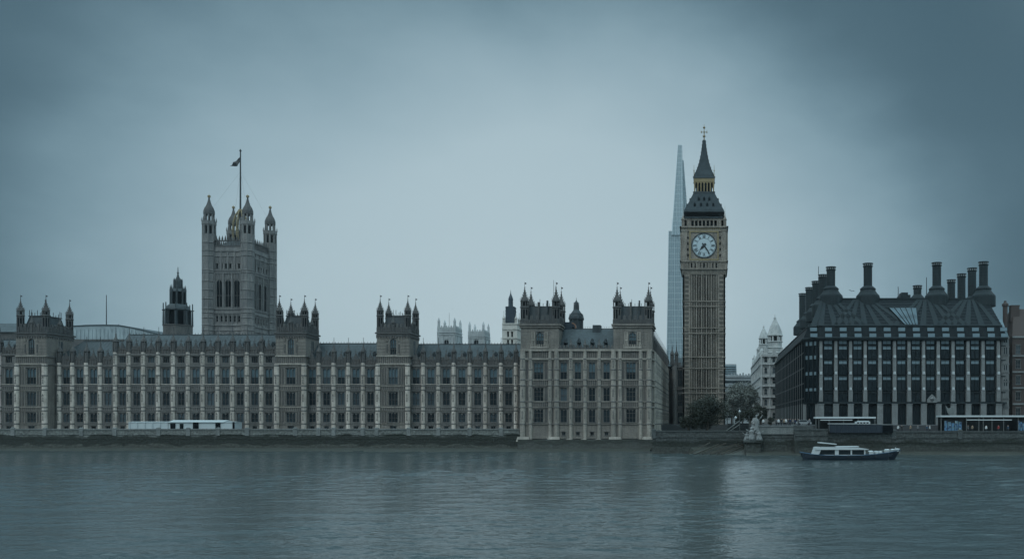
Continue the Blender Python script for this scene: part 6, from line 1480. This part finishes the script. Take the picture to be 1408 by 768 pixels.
# ------------------------------------------------------------------ people (each one body, tiny in the picture)
def body_mesh(coat, stride, arm, hair='hair'):
    """One continuous skinned figure 1.74 m tall, feet at z=0, facing -y."""
    V = [(0, 0, .93), (0, 0, 1.15), (0, 0, 1.40), (0, -.01, 1.52), (0, -.02, 1.60), (0, -.02, 1.70),
         (.10, 0, .88), (.11, -stride * .5, .50), (.11, stride * .2, .09), (.11, stride * .2 - .14, .04), (-.10, 0, .88), (-.11, stride * .3, .50), (-.11, stride * .9, .10), (-.11, stride * .9 - .13, .04),
         (.19, 0, 1.38), (.25, .03, 1.12), (.24 - arm * .05, -.10 - arm * .2, .90 + arm * .28), (.23 - arm * .08, -.13 - arm * .25, .80 + arm * .4), (-.19, 0, 1.38), (-.25, .02, 1.12), (-.25, -.05, .88), (-.25, -.07, .78)]
    E = [(0, 1), (1, 2), (2, 3), (3, 4), (4, 5), (0, 6), (6, 7), (7, 8), (8, 9), (0, 10), (10, 11), (11, 12), (12, 13), (2, 14), (14, 15), (15, 16), (16, 17), (2, 18), (18, 19), (19, 20), (20, 21)]
    rad = [.16, .15, .16, .065, .095, .09, .10, .075, .05, .045, .10, .075, .05, .045, .08, .06, .045, .04, .08, .06, .045, .04]
    me = bpy.data.meshes.new('person'); me.from_pydata(V, E, []); ob = bpy.data.objects.new('person', me); COL.objects.link(ob)
    ob.modifiers.new('s', 'SKIN'); sv = me.skin_vertices[0].data
    for i, r_ in enumerate(rad): sv[i].radius = (r_, r_ * (.72 if i in (0, 1, 2) else 1)); sv[i].use_root = (i == 0)
    sub = ob.modifiers.new('u', 'SUBSURF'); sub.levels = 1
    dg = bpy.context.evaluated_depsgraph_get(); out = bpy.data.meshes.new_from_object(ob.evaluated_get(dg)); bpy.data.objects.remove(ob)
    out.name = 'person'; out.materials.clear()
    for k in (coat, 'trousers', 'skin', hair): out.materials.append(M[k])
    for p in out.polygons:
        c = p.center; p.use_smooth = True
        p.material_index = 3 if (c.z > 1.64 or (c.z > 1.54 and c.y > .02)) else 2 if (c.z > 1.46 or (abs(c.x) > .2 and c.z < .84 + .4 * arm * (c.x > 0) and c.z > .6)) else 1 if c.z < .82 else 0
    return out
variants = {}
def person(px, Y, zb, coat, label, rz=0.0, stride=.12, arm=0.0, group='pedestrians along the quay', h=1.0):
    k = (coat, stride, arm)
    if k not in variants: variants[k] = body_mesh(coat, stride, arm)
    o = bpy.data.objects.new('person', variants[k]); COL.objects.link(o); o.location = (X(px, Y), Y, zb); o.rotation_euler.z = rz; o.scale = (h, h, h)
    tag(o, label, 'person', group)
b = MB(); b.box(X(1042, 216.8), X(1118, 217), 217.0, 235.6, 5.5, 7.12); struct(b.build('pavement', ['granited']))
for px, coat, lab, st_, ar, rz in ((1049.5, 'coat_white', 'person in white top beside the small dark tree', .05, .5, .3), (1067.5, 'coat_grey', 'person in grey coat right of the round shrub', .15, 0, 1.4), (1070.5, 'coat_white', 'person in white coat, left of the tall person in black', .05, 0, .1),
        (1074.5, 'coat_black', 'tall person in black coat among the pedestrians', .18, 0, 1.5), (1078, 'coat_tan', 'person in tan coat right of the tall person in black', .1, .6, -.6), (1080.6, 'coat_white', 'person in white jacket amid the pedestrian group', .02, 0, 0),
        (1083.6, 'coat_black', 'person in black jacket just right of a white jacket', .14, 0, -1.4), (1086.5, 'coat_navy', 'person in navy coat in the middle of the group', .1, 0, .8), (1090, 'coat_grey', 'person in grey jacket walking with raised arm', .2, 1.0, -1.2),
        (1093.5, 'coat_navy', 'person in navy jacket near the wall joint', .1, .4, .4), (1097.5, 'coat_black', 'person in black jacket near the pale car', .2, .3, 1.2), (1113, 'coat_grey', 'rightmost person of the pedestrian group, in grey', .1, 0, -.3)):
    person(px, 218.6 + (px * 7 % 3) * .5, 7.12, coat, lab, rz, st_, ar, h=1.0 + .04 * ((px * 3) % 2))
for px, coat, lab, st_, ar, rz in ((1235, 'coat_white', 'person in white top beside the black gangway end', .1, .6, .2), (1240, 'coat_black', 'person in black jacket right of the gangway end', .1, 0, .9), (1252, 'coat_tan', 'person in tan coat at the open quay rail', .15, 0, -1), (1262, 'coat_grey', 'person in grey coat at the open quay rail', .1, .3, .5),
        (1274.5, 'coat_blue', 'person in light blue jacket left of the long canopy', .05, .4, 0), (1278.5, 'coat_white', 'person in white jacket left of the long canopy', .1, 0, 1), (1331, 'coat_grey', 'person in grey jacket under the long canopy', .12, 0, 1.1), (1337, 'coat_tan', 'person in tan jacket under the long canopy', .05, .5, -.4),
        (1356, 'coat_white', 'person in white top under the long canopy', .1, 0, .3), (1373, 'coat_red', 'person in red jacket under the long canopy', .15, .3, -.9), (1386, 'coat_blue', 'person in blue jacket under the long canopy', .1, 0, .6)):
    person(px, 217.6 + (px % 3) * .3, 5.55, coat, lab, rz, st_, ar, 'visitors on the pier')
for px, coat, lab, st_, ar, rz in ((244.5, 'coat_black', 'person in black on the terrace left of the middle tent opening', .1, 0, .5), (279, 'coat_navy', 'person in navy on the terrace right of the middle tent opening', .1, 0, 1), (284.5, 'coat_black', 'person in black standing against the white marquee', .05, .3, 0), (290, 'coat_grey', 'person in grey standing against the white marquee', .15, 0, -1), (309, 'coat_black', 'person in black near the right end of the marquee', .1, 0, .2)):
    person(px, 251.6, ZT, coat, lab, rz, st_, ar, 'guests on the terrace')

# gulls
def gull(px, py, Y, span, label, roll):
    x, zz = X(px, Y), Z(py, Y); b = MB(); k = span / 2
    b.tube((-.22 * k, 0, 0), (.12 * k, 0, .02), .05 * k, .13 * k, 8); b.tube((.12 * k, 0, .02), (.42 * k, 0, .05), .13 * k, .06 * k, 8); b.tube((.42 * k, 0, .05), (.52 * k, 0, .04), .035 * k, .01, 6)
    for sg in (-1, 1):
        p = [(.16, .06), (.22, .5), (.02, 1.0), (-.08, .5), (-.06, .06)]; zs = [.05, .28, .12, .26, .05]
        vs = [(a * k, sg * c * k, q * k) for (a, c), q in zip(p, zs)]; b._add(vs + [(a, c, q - .02) for a, c, q in vs], [(0, 1, 2, 3, 4), (5, 6, 7, 8, 9)] + [(i, (i + 1) % 5, 5 + (i + 1) % 5, 5 + i) for i in range(5)], 0)
    o = b.build('gull', ['coat_grey']); o.location = (x, Y, zz); o.rotation_euler = (R(15), R(-12), roll); tag(o, label, 'bird')
gull(1171, 400, 150, 1.15, 'gull flying beside the second office chimney', R(60)); gull(622, 424.5, 150, .45, 'tiny gull in the sky above the abbey towers', R(20))

# ------------------------------------------------------------------ haze: even air from the camera to beyond the skyscraper
b = MB(); b.box(-760, 760, -30, 1330, -9, 420); hz = b.build('haze', ['stone'])
hm = bpy.data.materials.new('haze'); hm.use_nodes = True; ht = hm.node_tree
for n in list(ht.nodes): ht.nodes.remove(n)
ho = ht.nodes.new('ShaderNodeOutputMaterial'); hv = ht.nodes.new('ShaderNodeVolumePrincipled'); hv.inputs['Density'].default_value = .00008; hv.inputs['Color'].default_value = (.86, .95, .98, 1); hv.inputs['Anisotropy'].default_value = 0.6
ht.links.new(hv.outputs[0], ho.inputs['Volume']); hz.data.materials.clear(); hz.data.materials.append(hm); hz['kind'] = 'stuff'
for o in bpy.data.objects:
    if '_loc' in o: del o['_loc']
